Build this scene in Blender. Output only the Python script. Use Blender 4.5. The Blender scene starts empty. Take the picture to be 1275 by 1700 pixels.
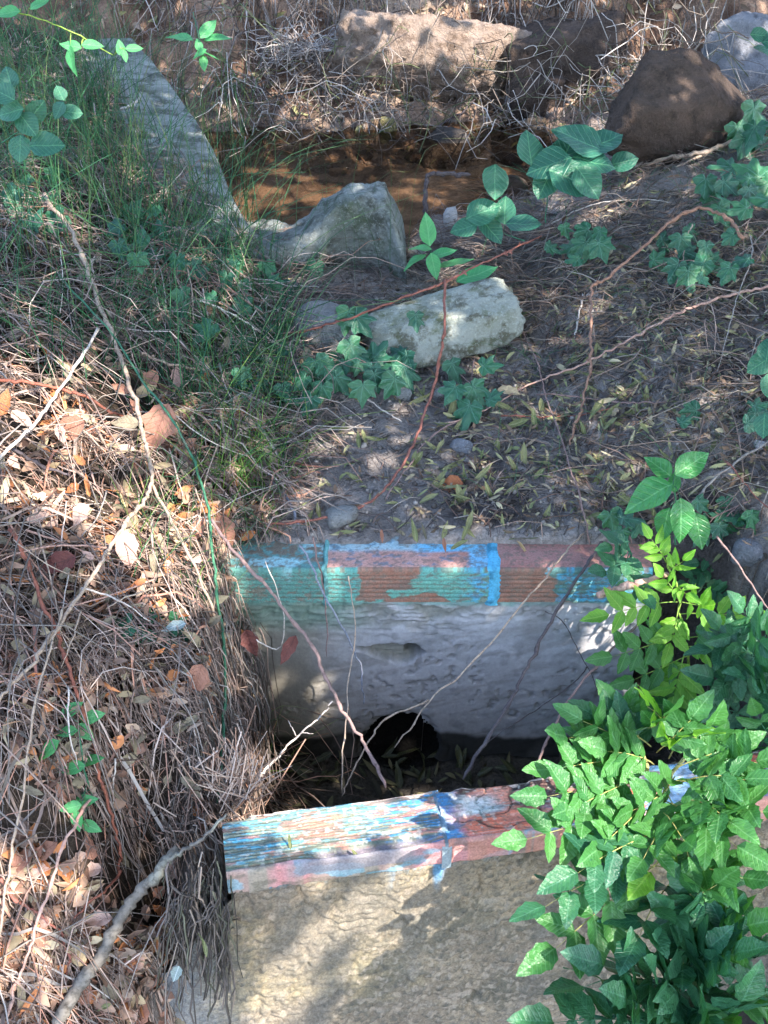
import bpy, math
import numpy as np
from mathutils import Vector, Matrix

# ------------------------------------------------------------------ camera, sky, sun, exposure
sc = bpy.context.scene
COL = sc.collection
PITCH, FPX, CX, CY, CAMZ = math.radians(36.0), 2052.0, 637.5, 850.0, 1.6
cam = bpy.data.objects.new('camera', bpy.data.cameras.new('camera'))
COL.objects.link(cam); sc.camera = cam
cam.location = (0, 0, CAMZ)
cam.rotation_euler = (math.pi / 2 - PITCH, 0, 0)
cam.data.sensor_fit = 'VERTICAL'; cam.data.sensor_height = 24.0
cam.data.lens = 24.0 * FPX / 1700.0
cam.data.clip_start = 0.05; cam.data.clip_end = 300.0

SUN = np.array([0.42, -0.50, 0.76]); SUN /= np.linalg.norm(SUN)
SUN_EL = math.asin(SUN[2]); SUN_ROT = math.atan2(SUN[0], SUN[1])
world = bpy.data.worlds.new('World'); sc.world = world; world.use_nodes = True
wn = world.node_tree; bg = wn.nodes['Background']
sky = wn.nodes.new('ShaderNodeTexSky'); sky.sky_type = 'NISHITA'; sky.sun_disc = False
sky.sun_elevation = SUN_EL; sky.sun_rotation = SUN_ROT
wn.links.new(sky.outputs[0], bg.inputs[0]); bg.inputs[1].default_value = 0.15
sun = bpy.data.objects.new('sun', bpy.data.lights.new('sun', 'SUN')); COL.objects.link(sun)
sun.data.energy = 2.3; sun.data.angle = math.radians(0.5); sun.data.color = (1.0, 0.93, 0.84)
sun.rotation_euler = Vector(SUN).to_track_quat('Z', 'Y').to_euler()
sc.view_settings.view_transform = 'Standard'; sc.view_settings.look = 'None'
sc.view_settings.gamma = 1.0; sc.view_settings.use_curve_mapping = False
sc.view_settings.exposure = 2.75
sc.render.engine = 'CYCLES'
sc.cycles.max_bounces = 6; sc.cycles.diffuse_bounces = 3; sc.cycles.transmission_bounces = 3
sc.cycles.transparent_max_bounces = 6; sc.cycles.caustics_reflective = False; sc.cycles.caustics_refractive = False

RNG = np.random.default_rng(11)

# ------------------------------------------------------------------ noise
def _hash(i, j, k, seed):
    n = (i * 374761393 + j * 668265263 + k * 2147483647 + seed * 974634777) & 0xFFFFFFFF
    n = ((n ^ (n >> 13)) * 1274126177) & 0xFFFFFFFF
    n = ((n ^ (n >> 16)) * 2246822519) & 0xFFFFFFFF
    return ((n ^ (n >> 15)) & 0xFFFFFF) / float(0xFFFFFF)

def vnoise(x, y, z=0.0, seed=0):
    x, y, z = np.broadcast_arrays(np.asarray(x, float), np.asarray(y, float), np.asarray(z, float))
    xi, yi, zi = np.floor(x).astype(np.int64), np.floor(y).astype(np.int64), np.floor(z).astype(np.int64)
    fx, fy, fz = x - xi, y - yi, z - zi
    fx, fy, fz = [f * f * (3 - 2 * f) for f in (fx, fy, fz)]
    r = 0
    for a in (0, 1):
        for b in (0, 1):
            for c in (0, 1):
                w = (fx if a else 1 - fx) * (fy if b else 1 - fy) * (fz if c else 1 - fz)
                r = r + w * _hash(xi + a, yi + b, zi + c, seed)
    return r

def fbm(x, y, z=0.0, seed=0, octv=4, gain=0.5):
    s, a, t = 0.0, 1.0, 0.0
    x, y, z = np.asarray(x, float), np.asarray(y, float), np.asarray(z, float)
    for o in range(octv):
        s = s + a * vnoise(x * 2.03 ** o + 7.3 * o, y * 2.03 ** o + 3.1 * o, z * 2.03 ** o, seed + o)
        t += a; a *= gain
    return s / t

def sstep(a, b, x):
    t = np.clip((np.asarray(x, float) - a) / (b - a), 0, 1)
    return t * t * (3 - 2 * t)

def mix(a, b, t):
    t = np.asarray(t)[..., None]
    return np.asarray(a, float) * (1 - t) + np.asarray(b, float) * t

# ------------------------------------------------------------------ wall frames and the lie of the land
W1O = np.array([-0.248, 1.237, 0.0]); W1A = np.array([0.986, 0.167, 0.0]); W1A /= np.linalg.norm(W1A)
W1B = np.array([-W1A[1], W1A[0], 0.0]); W1T = 0.112
W2Y, W2T, W2Z = 1.90, 0.117, 0.08

def w1line(x):
    return W1O[1] + (x - W1O[0]) * W1A[1] / W1A[0]

def edge_left(y):
    return np.interp(y, [0.0, 1.0, 1.25, 1.4, 1.9, 2.3, 2.9, 3.1, 4.1, 4.6, 6], [-.44, -.44, -.335, -.28, -.275, -.21, -.26, -.36, -.86, -.95, -1.0])

def terrain_smooth(x, y):
    x = np.asarray(x, float); y = np.asarray(y, float)
    near = 3.14 + 0.26 * sstep(0.02, .16, x) + 0.5 * sstep(0.2, 0.95, x) + .05 * (fbm(x * 6, 0 * x, 0, 900, 3) - .5)
    soil = np.interp(y, [1.9, 1.96, 1.99, 2.04, 2.3, 2.6, 2.9, 3.15, 3.6, 4.2], [.05, .072, .086, .092, .112, .135, .17, .19, .20, .20])
    bed = 0.03 + 0.0 * y
    far = 4.27 + 0.05 * np.sin(x * 3.0) - 0.10 * sstep(.3, .8, x) + .16 * (fbm(x * 5, 0 * x, 0, 905, 4) - .5)
    bank = np.interp(y - far, [0, .13, .32, .5, .9, 1.6, 4, 16, 40], [0.03, .11, .20, .36, .74, 1.55, 2.9, 4.2, 5.0])
    zc = soil * (1 - sstep(0, .16, y - near)) + bed * sstep(0, .16, y - near)
    zc = np.where(y > far, bank, zc)
    m = W1T * .5
    pit = sstep(w1line(x) + m - .03, w1line(x) + m + .03, y)
    front = -0.75 * (1 - pit) + (-0.45 - .04 * np.exp(-((x - .04) / .10) ** 2)) * pit
    over2 = sstep(W2Y + .055, W2Y + .082, y)
    zc = np.where(y < W2Y + .12, front * (1 - over2) + soil * over2, zc)
    # left bank
    d = edge_left(y) - x
    zb = np.interp(y, [0, .9, 1.15, 1.4, 1.7, 2.0, 2.4, 2.9, 3.1, 4.1, 4.6, 6], [-.55, -.42, -.30, -.05, .02, .06, .10, .16, .24, .33, .45, .8])
    slope = np.interp(y, [0, 1.4, 2.0, 3.0, 4], [.6, .62, .75, .5, .3])
    zl = zb + slope * .6 * (1 - np.exp(-np.maximum(d, 0) / .6))
    zl = zl - .24 * np.exp(-(((x + .40) / .07) ** 2 + ((y - 1.37) / .10) ** 2))
    k = sstep(-.03, .05, d)
    z = zc * (1 - k) + np.maximum(zl, np.where(y > 4.2, zc, -9)) * k
    # right bank
    er = np.interp(y, [0, 1.2, 1.5, 1.9, 2.05, 2.2, 3, 4, 6], [.95, .85, .74, .68, .50, .42, .38, .5, .8])
    dr = x - er
    zr0 = np.where(y < W2Y + .1, np.interp(y, [0, 1.3, 1.6, 1.9], [-.75, -.1, .02, .08]), 0)
    rise = .42 * .7 * (1 - np.exp(-np.maximum(dr, 0) / .7))
    kr = sstep(0, .06, dr)
    low = y < W2Y + .1
    zr_low = zr0 + rise
    z_low = z * (1 - kr) + np.maximum(zr_low, z) * kr
    fade = 1 - sstep(-.05, .2, y - near)
    z = np.where(low, z_low, z + rise * fade)
    return z

def axis(lo, hi, step, outlo, outhi, n=26):
    core = np.arange(lo, hi + 1e-9, step)
    a = lo - (lo - outlo) * (np.linspace(1, 0, n, endpoint=False)) ** 3
    b = hi + (outhi - hi) * (np.linspace(0, 1, n + 1)[1:]) ** 3
    return np.concatenate([a, core, b])

GX = axis(-1.45, 1.45, .011, -60, 60); GY = axis(.75, 5.6, .011, -60, 60)
_X, _Y = np.meshgrid(GX, GY, indexing='ij')
GZS = terrain_smooth(_X, _Y)
_d = edge_left(_Y) - _X
_bank = sstep(-.02, .1, _d); _far = sstep(4.2, 4.5, _Y); _right = sstep(.3, .6, _X)
lump = (.012 + .05 * _bank + .07 * _far * (1 - _bank) + .03 * _right)
_soil = (1 - _bank) * (1 - _far)
GZ = GZS + .012 * _soil * ((_Y > 1.96) & (_Y < 2.1)) * (fbm(_X * 14, _Y * 14, 0, 39, 3) - .5) * 2 + .010 * _soil * (fbm(_X * 55, _Y * 55, 0, 29, 3) - .5) * 2 + lump * (fbm(_X * 7, _Y * 7, 0, 3, 4) - .5) * 1.6 + .010 * (fbm(_X * 38, _Y * 38, 0, 9, 3) - .5)
GZ += (.020 * _far + .012 * _bank) * (fbm(_X * 22, _Y * 22, 0, 19, 3) - .5) * 2

def ground(x, y):
    x = np.asarray(x, float); y = np.asarray(y, float)
    i = np.clip(np.searchsorted(GX, x) - 1, 0, len(GX) - 2); j = np.clip(np.searchsorted(GY, y) - 1, 0, len(GY) - 2)
    fx = np.clip((x - GX[i]) / (GX[i + 1] - GX[i]), 0, 1); fy = np.clip((y - GY[j]) / (GY[j + 1] - GY[j]), 0, 1)
    return (GZ[i, j] * (1 - fx) * (1 - fy) + GZ[i + 1, j] * fx * (1 - fy) + GZ[i, j + 1] * (1 - fx) * fy + GZ[i + 1, j + 1] * fx * fy)

def gnormal(x, y, e=.03):
    zx = (ground(x + e, y) - ground(x - e, y)) / (2 * e); zy = (ground(x, y + e) - ground(x, y - e)) / (2 * e)
    n = np.stack([-zx, -zy, np.ones_like(zx)], -1)
    return n / np.linalg.norm(n, axis=-1, keepdims=True)

# ------------------------------------------------------------------ sight lines of the photograph -> points on real surfaces
CP, SP = math.cos(PITCH), math.sin(PITCH)
EYE = np.array([0, 0, CAMZ])
def ray(u, v):
    a = (u - CX) / FPX; b = (CY - v) / FPX
    return np.array([a, CP + b * SP, -SP + b * CP])
def at_y(u, v, y):
    r = ray(u, v); return EYE + r * (y / r[1])
def at_z(u, v, z):
    r = ray(u, v); return EYE + r * ((z - CAMZ) / r[2])
_T = np.linspace(1.2, 7.5, 1600)
def at_g(u, v, h=0.0):
    r = ray(u, v); P = EYE + _T[:, None] * r
    w = np.nonzero(P[:, 2] < ground(P[:, 0], P[:, 1]) + h)[0]
    k = w[0] if len(w) else len(_T) - 1
    return P[k]
def pix(P):
    d = np.asarray(P) - EYE
    zf = d[..., 1] * CP - d[..., 2] * SP; up = d[..., 1] * SP + d[..., 2] * CP
    return CX + FPX * d[..., 0] / zf, CY - FPX * up / zf
def mpp(P):
    d = np.asarray(P) - EYE
    return (d[1] * CP - d[2] * SP) / FPX
def pt(s):
    if len(s) == 4: return at_y(s[0], s[1], s[3])
    return at_g(*s)

# ------------------------------------------------------------------ materials
def lin(r, g, b):
    f = lambda c: c / 12.92 if c <= .04045 else ((c + .055) / 1.055) ** 2.4
    return (f(r / 255), f(g / 255), f(b / 255))
def newmat(name):
    m = bpy.data.materials.new(name); m.use_nodes = True
    nt = m.node_tree; nt.nodes.clear()
    return m, nt, nt.nodes, nt.links
def N(nt, t, **kw):
    n = nt.nodes.new(t)
    for k, v in kw.items():
        if k.startswith('i_'):
            n.inputs[k[2:].replace('_', ' ')].default_value = v
        else: setattr(n, k, v)
    return n
def math_(nt, op, a, b=None, c=None):
    n = nt.nodes.new('ShaderNodeMath'); n.operation = op
    for i, x in enumerate((a, b, c)):
        if x is None: continue
        if isinstance(x, (int, float)): n.inputs[i].default_value = x
        else: nt.links.new(x, n.inputs[i])
    return n.outputs[0]
def mixc(nt, fac, a, b, mode='MIX'):
    n = nt.nodes.new('ShaderNodeMix'); n.data_type = 'RGBA'; n.blend_type = mode
    for s, x in ((n.inputs[0], fac), (n.inputs[6], a), (n.inputs[7], b)):
        if isinstance(x, (int, float)): s.default_value = x
        elif isinstance(x, tuple): s.default_value = (*x[:3], 1)
        else: nt.links.new(x, s)
    return n.outputs[2]
def noise(nt, scale, detail=4, rough=.55, coord=None):
    n = nt.nodes.new('ShaderNodeTexNoise'); n.inputs['Scale'].default_value = scale
    n.inputs['Detail'].default_value = detail; n.inputs['Roughness'].default_value = rough
    if coord: nt.links.new(coord, n.inputs['Vector'])
    return n.outputs[0]
def ramp(nt, fac, lo, hi):
    n = nt.nodes.new('ShaderNodeMapRange'); n.inputs[1].default_value = lo; n.inputs[2].default_value = hi
    nt.links.new(fac, n.inputs[0]); return n.outputs[0]
def finish(nt, col, rough=.8, bump=None, bstr=.5, bdist=.01, spec=.3, transl=0.0, tcol=None):
    p = N(nt, 'ShaderNodeBsdfPrincipled')
    p.inputs['Roughness'].default_value = rough; p.inputs['Specular IOR Level'].default_value = spec
    if isinstance(col, tuple): p.inputs['Base Color'].default_value = (*col[:3], 1)
    else: nt.links.new(col, p.inputs['Base Color'])
    if bump is not None:
        b = N(nt, 'ShaderNodeBump'); b.inputs['Strength'].default_value = bstr; b.inputs['Distance'].default_value = bdist
        nt.links.new(bump, b.inputs['Height']); nt.links.new(b.outputs[0], p.inputs['Normal'])
    out = N(nt, 'ShaderNodeOutputMaterial'); s = p.outputs[0]
    if transl > 0:
        t = N(nt, 'ShaderNodeBsdfTranslucent')
        c = tcol if tcol is not None else col
        if isinstance(c, tuple): t.inputs[0].default_value = (*c[:3], 1)
        else: nt.links.new(c, t.inputs[0])
        mx = N(nt, 'ShaderNodeMixShader'); mx.inputs[0].default_value = transl
        nt.links.new(s, mx.inputs[1]); nt.links.new(t.outputs[0], mx.inputs[2]); s = mx.outputs[0]
    nt.links.new(s, out.inputs[0])

def attr_mat(name, rough=.8, scale=60, amp=.5, bscale=120, bstr=.5, bdist=.004, transl=0, spec=.3):
    m, nt, n, l = newmat(name)
    a = N(nt, 'ShaderNodeAttribute', attribute_name='Col')
    geo = N(nt, 'ShaderNodeNewGeometry').outputs['Position']
    nz = noise(nt, scale, 5, .6, geo)
    f = math_(nt, 'MULTIPLY_ADD', nz, 2 * amp, 1 - amp)
    hv = N(nt, 'ShaderNodeVectorMath', operation='SCALE'); l.new(a.outputs['Color'], hv.inputs[0]); l.new(f, hv.inputs['Scale'])
    b = noise(nt, bscale, 6, .65, geo) if bstr > 0 else None
    finish(nt, hv.outputs[0], rough, b, bstr, bdist, spec, transl)
    return m

def leaf_mat(name, c1, c2, vein, nside=9.0, rough=.38, transl=.3, spec=.5, vs=.6, ivy=False, spots=0.0, tmul=(1.5, 1.6, .5)):
    m, nt, n, l = newmat(name)
    tc = N(nt, 'ShaderNodeTexCoord').outputs['Object']; info = N(nt, 'ShaderNodeObjectInfo')
    sep = N(nt, 'ShaderNodeSeparateXYZ'); l.new(tc, sep.inputs[0]); x, y = sep.outputs[0], sep.outputs[1]
    ay = math_(nt, 'ABSOLUTE', y)
    base = mixc(nt, info.outputs['Random'], c1, c2)
    off = N(nt, 'ShaderNodeVectorMath', operation='ADD'); l.new(tc, off.inputs[0])
    comb = N(nt, 'ShaderNodeCombineXYZ'); r9 = math_(nt, 'MULTIPLY', info.outputs['Random'], 37.0)
    l.new(r9, comb.inputs[0]); l.new(comb.outputs[0], off.inputs[1])
    nz = noise(nt, 5, 4, .6, off.outputs[0])
    base = mixc(nt, math_(nt, 'MULTIPLY', ramp(nt, nz, .35, .7), .45), base, tuple(k * .6 for k in c1))
    if ivy:
        th = math_(nt, 'ARCTAN2', y, x); rr = math_(nt, 'SQRT', math_(nt, 'ADD', math_(nt, 'MULTIPLY', x, x), math_(nt, 'MULTIPLY', y, y)))
        pp = math_(nt, 'PINGPONG', math_(nt, 'ADD', th, math_(nt, 'MULTIPLY', nz, .25)), math.radians(24.0))
        v1 = ramp(nt, math_(nt, 'MULTIPLY', pp, rr), .022, .004)
        side = v1
    else:
        v1 = ramp(nt, ay, .022, .006)
        w = math_(nt, 'FRACT', math_(nt, 'MULTIPLY', math_(nt, 'SUBTRACT', x, math_(nt, 'MULTIPLY', ay, .9)), nside))
        side = ramp(nt, math_(nt, 'ABSOLUTE', math_(nt, 'SUBTRACT', w, .5)), .13, .03)
    base = mixc(nt, math_(nt, 'MULTIPLY', side, vs * .45), base, vein)
    base = mixc(nt, math_(nt, 'MULTIPLY', v1, vs), base, vein)
    if spots > 0:
        base = mixc(nt, math_(nt, 'MULTIPLY', ramp(nt, noise(nt, 14, 3, .6, off.outputs[0]), .60, .68), spots), base, (.10, .05, .02))
    tcol = mixc(nt, 1.0, base, tmul, 'MULTIPLY')
    hgt = math_(nt, 'ADD', math_(nt, 'MULTIPLY', side, -1.0), math_(nt, 'MULTIPLY', nz, .6))
    finish(nt, base, rough, hgt, .35, .03, spec, transl, tcol)
    return m

def bark_mat(name, c1, c2, c3=None, scale=40, rough=.75):
    m, nt, n, l = newmat(name)
    tc = N(nt, 'ShaderNodeTexCoord').outputs['Object']
    nz = noise(nt, scale, 5, .6, tc); n2 = noise(nt, scale * 4, 4, .6, tc)
    c = mixc(nt, ramp(nt, nz, .35, .65), c1, c2)
    if c3: c = mixc(nt, ramp(nt, noise(nt, scale * .35, 3, .5, tc), .55, .65), c, c3)
    c = mixc(nt, math_(nt, 'MULTIPLY', ramp(nt, n2, .48, .66), .75), c, tuple(k * .35 for k in c1))
    finish(nt, c, rough, n2, .6, .003, .3)
    return m

def stone_mat(name, c1, c2, dark, moss=None, scale=9, rough=.9, dk=(.56, .66)):
    m, nt, n, l = newmat(name)
    tc = N(nt, 'ShaderNodeNewGeometry').outputs['Position']
    a = noise(nt, scale, 6, .6, tc); b = noise(nt, scale * 7, 6, .7, tc); c_ = noise(nt, scale * 2.1, 6, .65, tc)
    col = mixc(nt, ramp(nt, a, .35, .65), c1, c2)
    col = mixc(nt, math_(nt, 'MULTIPLY', ramp(nt, c_, *dk), .85), col, dark)
    if moss: col = mixc(nt, math_(nt, 'MULTIPLY', ramp(nt, noise(nt, scale * 1.3, 6, .65, tc), .52, .66), .8), col, moss)
    col = mixc(nt, math_(nt, 'MULTIPLY', ramp(nt, b, .52, .72), .5), col, tuple(k * .5 for k in c1))
    h = math_(nt, 'ADD', math_(nt, 'MULTIPLY', b, 1.3), math_(nt, 'ADD', math_(nt, 'MULTIPLY', c_, 2.0), math_(nt, 'MULTIPLY', noise(nt, scale * 22, 4, .7, tc), .5)))
    col = mixc(nt, math_(nt, 'MULTIPLY', ramp(nt, noise(nt, scale * 15, 4, .7, tc), .55, .66), .5), col, tuple(k * 1.35 for k in c1))
    finish(nt, col, rough, h, 1.0, .018, .2)
    return m

M = {}
M['ground'] = attr_mat('ground_earth', .95, 130, .8, 150, 1.0, .016, spec=.15)
M['straw'] = attr_mat('dry_straw', .6, 50, .25, bstr=0, transl=.12)
M['blade'] = attr_mat('grass_blade', .5, 50, .2, bstr=0, transl=.35)
M['litter'] = attr_mat('leaf_litter', .7, 150, .35, bstr=0, transl=.15)
M['canopy'] = attr_mat('tree_leaf', .5, 20, .2, bstr=0, transl=.3)
M['render'] = attr_mat('rough_render', .94, 260, .75, 420, 1.0, .005, spec=.15)
M['plaster'] = attr_mat('smooth_plaster', .88, 130, .28, 160, .5, .003, spec=.2)
M['brick'] = attr_mat('painted_brick', .85, 260, .6, 300, .8, .003, spec=.2)
M['leaflet_young'] = leaf_mat('young_leaf', (.13, .36, .035), (.22, .45, .05), (.36, .56, .12), rough=.4, transl=.42)
M['leaflet'] = leaf_mat('green_leaf', (.036, .15, .04), (.075, .235, .05), (.15, .34, .14), rough=.33, transl=.3)
M['leaflet_dark'] = leaf_mat('dark_green_leaf', (.022, .105, .055), (.045, .165, .06), (.09, .24, .14), rough=.33, transl=.25)
M['broad'] = leaf_mat('broad_leaf', (.022, .115, .075), (.035, .155, .085), (.12, .32, .17), nside=7, rough=.4, transl=.25)
M['dogwood'] = leaf_mat('dogwood_leaf', (.04, .20, .05), (.05, .24, .06), (.17, .42, .16), nside=6, rough=.28, transl=.28, spots=.25)
M['trefoil'] = leaf_mat('trefoil_leaf', (.08, .36, .13), (.12, .42, .15), (.2, .5, .22), rough=.4, transl=.4)
M['ivy'] = leaf_mat('ivy_leaf', (.014, .085, .048), (.045, .17, .07), (.12, .26, .18), rough=.36, transl=.15, ivy=True, vs=.6)
M['deadleaf'] = leaf_mat('dead_leaf', (.33, .16, .11), (.42, .22, .15), (.2, .09, .06), nside=8, rough=.7, transl=.15, spec=.2, tmul=(1.3, 1.0, .7), spots=.5)
M['palepink'] = leaf_mat('pale_dead_leaf', (.55, .36, .29), (.6, .42, .33), (.4, .22, .17), nside=8, rough=.7, transl=.15, spec=.2, tmul=(1.3, 1.0, .7))
M['darkred'] = leaf_mat('dark_red_leaf', (.10, .03, .028), (.14, .045, .035), (.05, .02, .02), nside=8, rough=.6, transl=.1, spec=.3, tmul=(1.3, 1.0, .7))
M['orange'] = leaf_mat('orange_leaf', (.42, .135, .045), (.50, .20, .07), (.3, .08, .03), nside=8, rough=.6, transl=.2, tmul=(1.3, 1.0, .7), spots=.4)
M['palestraw'] = leaf_mat('buff_leaf', (.50, .36, .20), (.55, .42, .25), (.4, .28, .15), nside=8, rough=.6, transl=.15, tmul=(1.2, 1.0, .7))
M['olive'] = leaf_mat('olive_leaf', (.12, .14, .045), (.23, .21, .09), (.3, .3, .14), nside=10, rough=.55, transl=.15, spots=.4)
M['wetleaf'] = leaf_mat('wet_dark_leaf', (.03, .035, .015), (.07, .07, .025), (.10, .10, .05), nside=10, rough=.35, transl=.1)
M['greyleaf'] = leaf_mat('grey_dry_leaf', (.20, .17, .12), (.30, .25, .17), (.14, .11, .08), nside=9, rough=.75, transl=.15, spec=.2, tmul=(1.2, 1.0, .7), spots=.4)
M['blueleaf'] = leaf_mat('grey_green_leaf', (.19, .25, .24), (.24, .29, .28), (.5, .55, .55), rough=.35, transl=.1)
M['bark_tan'] = bark_mat('tan_bark', (.32, .23, .17), (.42, .32, .24))
M['bark_grey'] = bark_mat('grey_bark', (.24, .21, .19), (.34, .30, .26))
M['bark_red'] = bark_mat('red_bramble_bark', (.22, .075, .055), (.30, .12, .085))
M['bark_rust'] = bark_mat('rust_cane_bark', (.25, .13, .085), (.34, .19, .13))
M['bark_orange'] = bark_mat('orange_cane_bark', (.32, .11, .065), (.20, .07, .05))
M['bark_mauve'] = bark_mat('mauve_cane_bark', (.20, .13, .12), (.30, .19, .16))
M['bark_dark'] = bark_mat('dark_twig_bark', (.07, .055, .06), (.12, .095, .095))
M['bark_blue'] = bark_mat('blue_grey_bark', (.19, .20, .24), (.27, .27, .31))
M['bark_pale'] = bark_mat('bleached_bark', (.55, .45, .38), (.62, .55, .48))
M['bark_log'] = bark_mat('lichened_bark', (.21, .185, .155), (.11, .095, .08), (.30, .29, .23), scale=30)
M['bark_pink'] = bark_mat('peeled_wood', (.40, .22, .17), (.50, .33, .26))
M['bark_trunk'] = bark_mat('trunk_bark', (.12, .09, .07), (.18, .14, .11), scale=12)
M['stem_green'] = bark_mat('green_stem', (.035, .13, .075), (.06, .18, .09), (.16, .17, .12))
M['stem_bright'] = bark_mat('bright_green_stem', (.22, .36, .06), (.30, .42, .09))
M['stem_yellow'] = bark_mat('yellow_stem', (.34, .32, .10), (.40, .36, .13))
M['st_pale'] = stone_mat('pale_lichen_stone', (.52, .53, .46), (.36, .37, .30), (.13, .12, .075), (.15, .17, .065), dk=(.50, .60))
M['st_conc'] = stone_mat('weathered_concrete', (.38, .40, .375), (.20, .22, .195), (.07, .075, .06), (.10, .13, .08), scale=8, dk=(.48, .60))
M['st_grey'] = stone_mat('grey_stone', (.34, .34, .33), (.24, .23, .22), (.14, .11, .08))
M['st_brown'] = stone_mat('brown_stone', (.125, .088, .07), (.075, .054, .044), (.05, .037, .03), dk=(.50, .62))
M['st_earth'] = stone_mat('earthy_rock', (.44, .335, .27), (.30, .215, .165), (.14, .095, .07), scale=11, dk=(.5, .62))
M['st_dark'] = stone_mat('wet_dark_stone', (.10, .085, .075), (.07, .06, .055), (.03, .026, .022))
M['st_tan'] = stone_mat('tan_stone', (.42, .29, .19), (.32, .22, .14), (.18, .12, .08))
M['st_yell'] = stone_mat('yellowish_stone', (.34, .30, .14), (.26, .22, .10), (.13, .11, .05))
M['st_white'] = stone_mat('whitish_stone', (.60, .58, .58), (.48, .46, .47), (.3, .27, .26))
M['st_blue'] = stone_mat('bluish_stone', (.29, .295, .32), (.20, .205, .23), (.15, .15, .16))

def water_mat():
    m, nt, n, l = newmat('brown_water')
    geo = N(nt, 'ShaderNodeNewGeometry').outputs['Position']
    b = N(nt, 'ShaderNodeBump'); b.inputs['Strength'].default_value = .25; b.inputs['Distance'].default_value = .01
    l.new(noise(nt, 22, 3, .5, geo), b.inputs['Height'])
    t = N(nt, 'ShaderNodeBsdfTransparent'); t.inputs[0].default_value = (.74, .65, .56, 1)
    g = N(nt, 'ShaderNodeBsdfGlossy'); g.inputs['Roughness'].default_value = .04; l.new(b.outputs[0], g.inputs['Normal'])
    fr = N(nt, 'ShaderNodeFresnel'); fr.inputs[0].default_value = 1.33; l.new(b.outputs[0], fr.inputs['Normal'])
    mx = N(nt, 'ShaderNodeMixShader'); l.new(fr.outputs[0], mx.inputs[0]); l.new(t.outputs[0], mx.inputs[1]); l.new(g.outputs[0], mx.inputs[2])
    o = N(nt, 'ShaderNodeOutputMaterial'); l.new(mx.outputs[0], o.inputs[0])
    return m
M['water'] = water_mat()
_m, _nt, _n, _l = newmat('soil_shadowed_hollow'); finish(_nt, (.018, .016, .014), .9); M['hole_shade'] = _m  # near-black stands in for the shade inside the drain tunnel

# ------------------------------------------------------------------ mesh builders
def link(o, parent=None):
    COL.objects.link(o)
    if parent is not None: o.parent = parent
    return o
def raw_mesh(name, V, F, mat, cols=None, smooth=True):
    """V (n,3); F (m,k) int array with k = 3 or 4, or a list of such arrays"""
    me = bpy.data.meshes.new(name)
    V = np.ascontiguousarray(V, np.float32)
    Fs = F if isinstance(F, list) else [F]
    me.vertices.add(len(V)); me.vertices.foreach_set('co', V.ravel())
    loops = np.concatenate([f.ravel() for f in Fs]).astype(np.int32)
    sizes = np.concatenate([np.full(len(f), f.shape[1], np.int32) for f in Fs])
    me.loops.add(len(loops)); me.loops.foreach_set('vertex_index', loops)
    me.polygons.add(len(sizes)); st = np.concatenate([[0], np.cumsum(sizes)[:-1]]).astype(np.int32)
    me.polygons.foreach_set('loop_start', st); me.polygons.foreach_set('loop_total', sizes)
    me.polygons.foreach_set('use_smooth', np.full(len(sizes), smooth))
    me.update(calc_edges=True)
    if cols is not None:
        c = np.ones((len(V), 4), np.float32); c[:, :3] = np.clip(cols, 0, 1)
        at = me.attributes.new('Col', 'FLOAT_COLOR', 'POINT'); at.data.foreach_set('color', c.ravel())
    me.materials.append(mat)
    return me
def obj(name, me, parent=None, loc=None):
    o = bpy.data.objects.new(name, me); link(o, parent)
    if loc is not None: o.location = loc
    return o
def tag(o, label=None, cat=None, group=None, kind=None):
    if label: o['label'] = label
    if cat: o['category'] = cat
    if group: o['group'] = group
    if kind: o['kind'] = kind
    return o
def thing(name, loc, label, cat, group=None):
    o = bpy.data.objects.new(name, None); link(o); o.location = loc; o.empty_display_size = .05
    return tag(o, label, cat, group)

def grid_faces(nu, nv, off=0):
    a = np.arange(nu * nv).reshape(nu, nv)
    return np.stack([a[:-1, :-1], a[1:, :-1], a[1:, 1:], a[:-1, 1:]], -1).reshape(-1, 4) + off
def grid_mesh(name, P, mat, cols=None, keep=None, smooth=True):
    nu, nv = P.shape[:2]; F = grid_faces(nu, nv)
    if keep is not None: F = F[keep.reshape(-1)]
    return raw_mesh(name, P.reshape(-1, 3), F, mat, None if cols is None else cols.reshape(-1, 3), smooth)

def tubes(P, R, C=None, sides=3):
    """P (n,k,3) R (n,k) -> V,F,Cv"""
    n, k = P.shape[:2]
    T = np.gradient(P, axis=1); T /= np.linalg.norm(T, axis=-1, keepdims=True) + 1e-9
    ref = np.zeros_like(T); ref[..., 2] = 1; ref[np.abs(T[..., 2]) > .9] = (1, 0, 0)
    A = np.cross(T, ref); A /= np.linalg.norm(A, axis=-1, keepdims=True) + 1e-9
    B = np.cross(T, A)
    ang = np.arange(sides) * 2 * math.pi / sides
    V = P[:, :, None, :] + R[:, :, None, None] * (A[:, :, None, :] * np.cos(ang)[None, None, :, None] + B[:, :, None, :] * np.sin(ang)[None, None, :, None])
    idx = np.arange(n * k * sides).reshape(n, k, sides)
    nx = np.roll(idx, -1, axis=2)
    F = np.stack([idx[:, :-1], nx[:, :-1], nx[:, 1:], idx[:, 1:]], -1).reshape(-1, 4)
    Cv = None if C is None else np.repeat(C, k * sides, axis=0)
    return V.reshape(-1, 3), F, Cv
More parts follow.
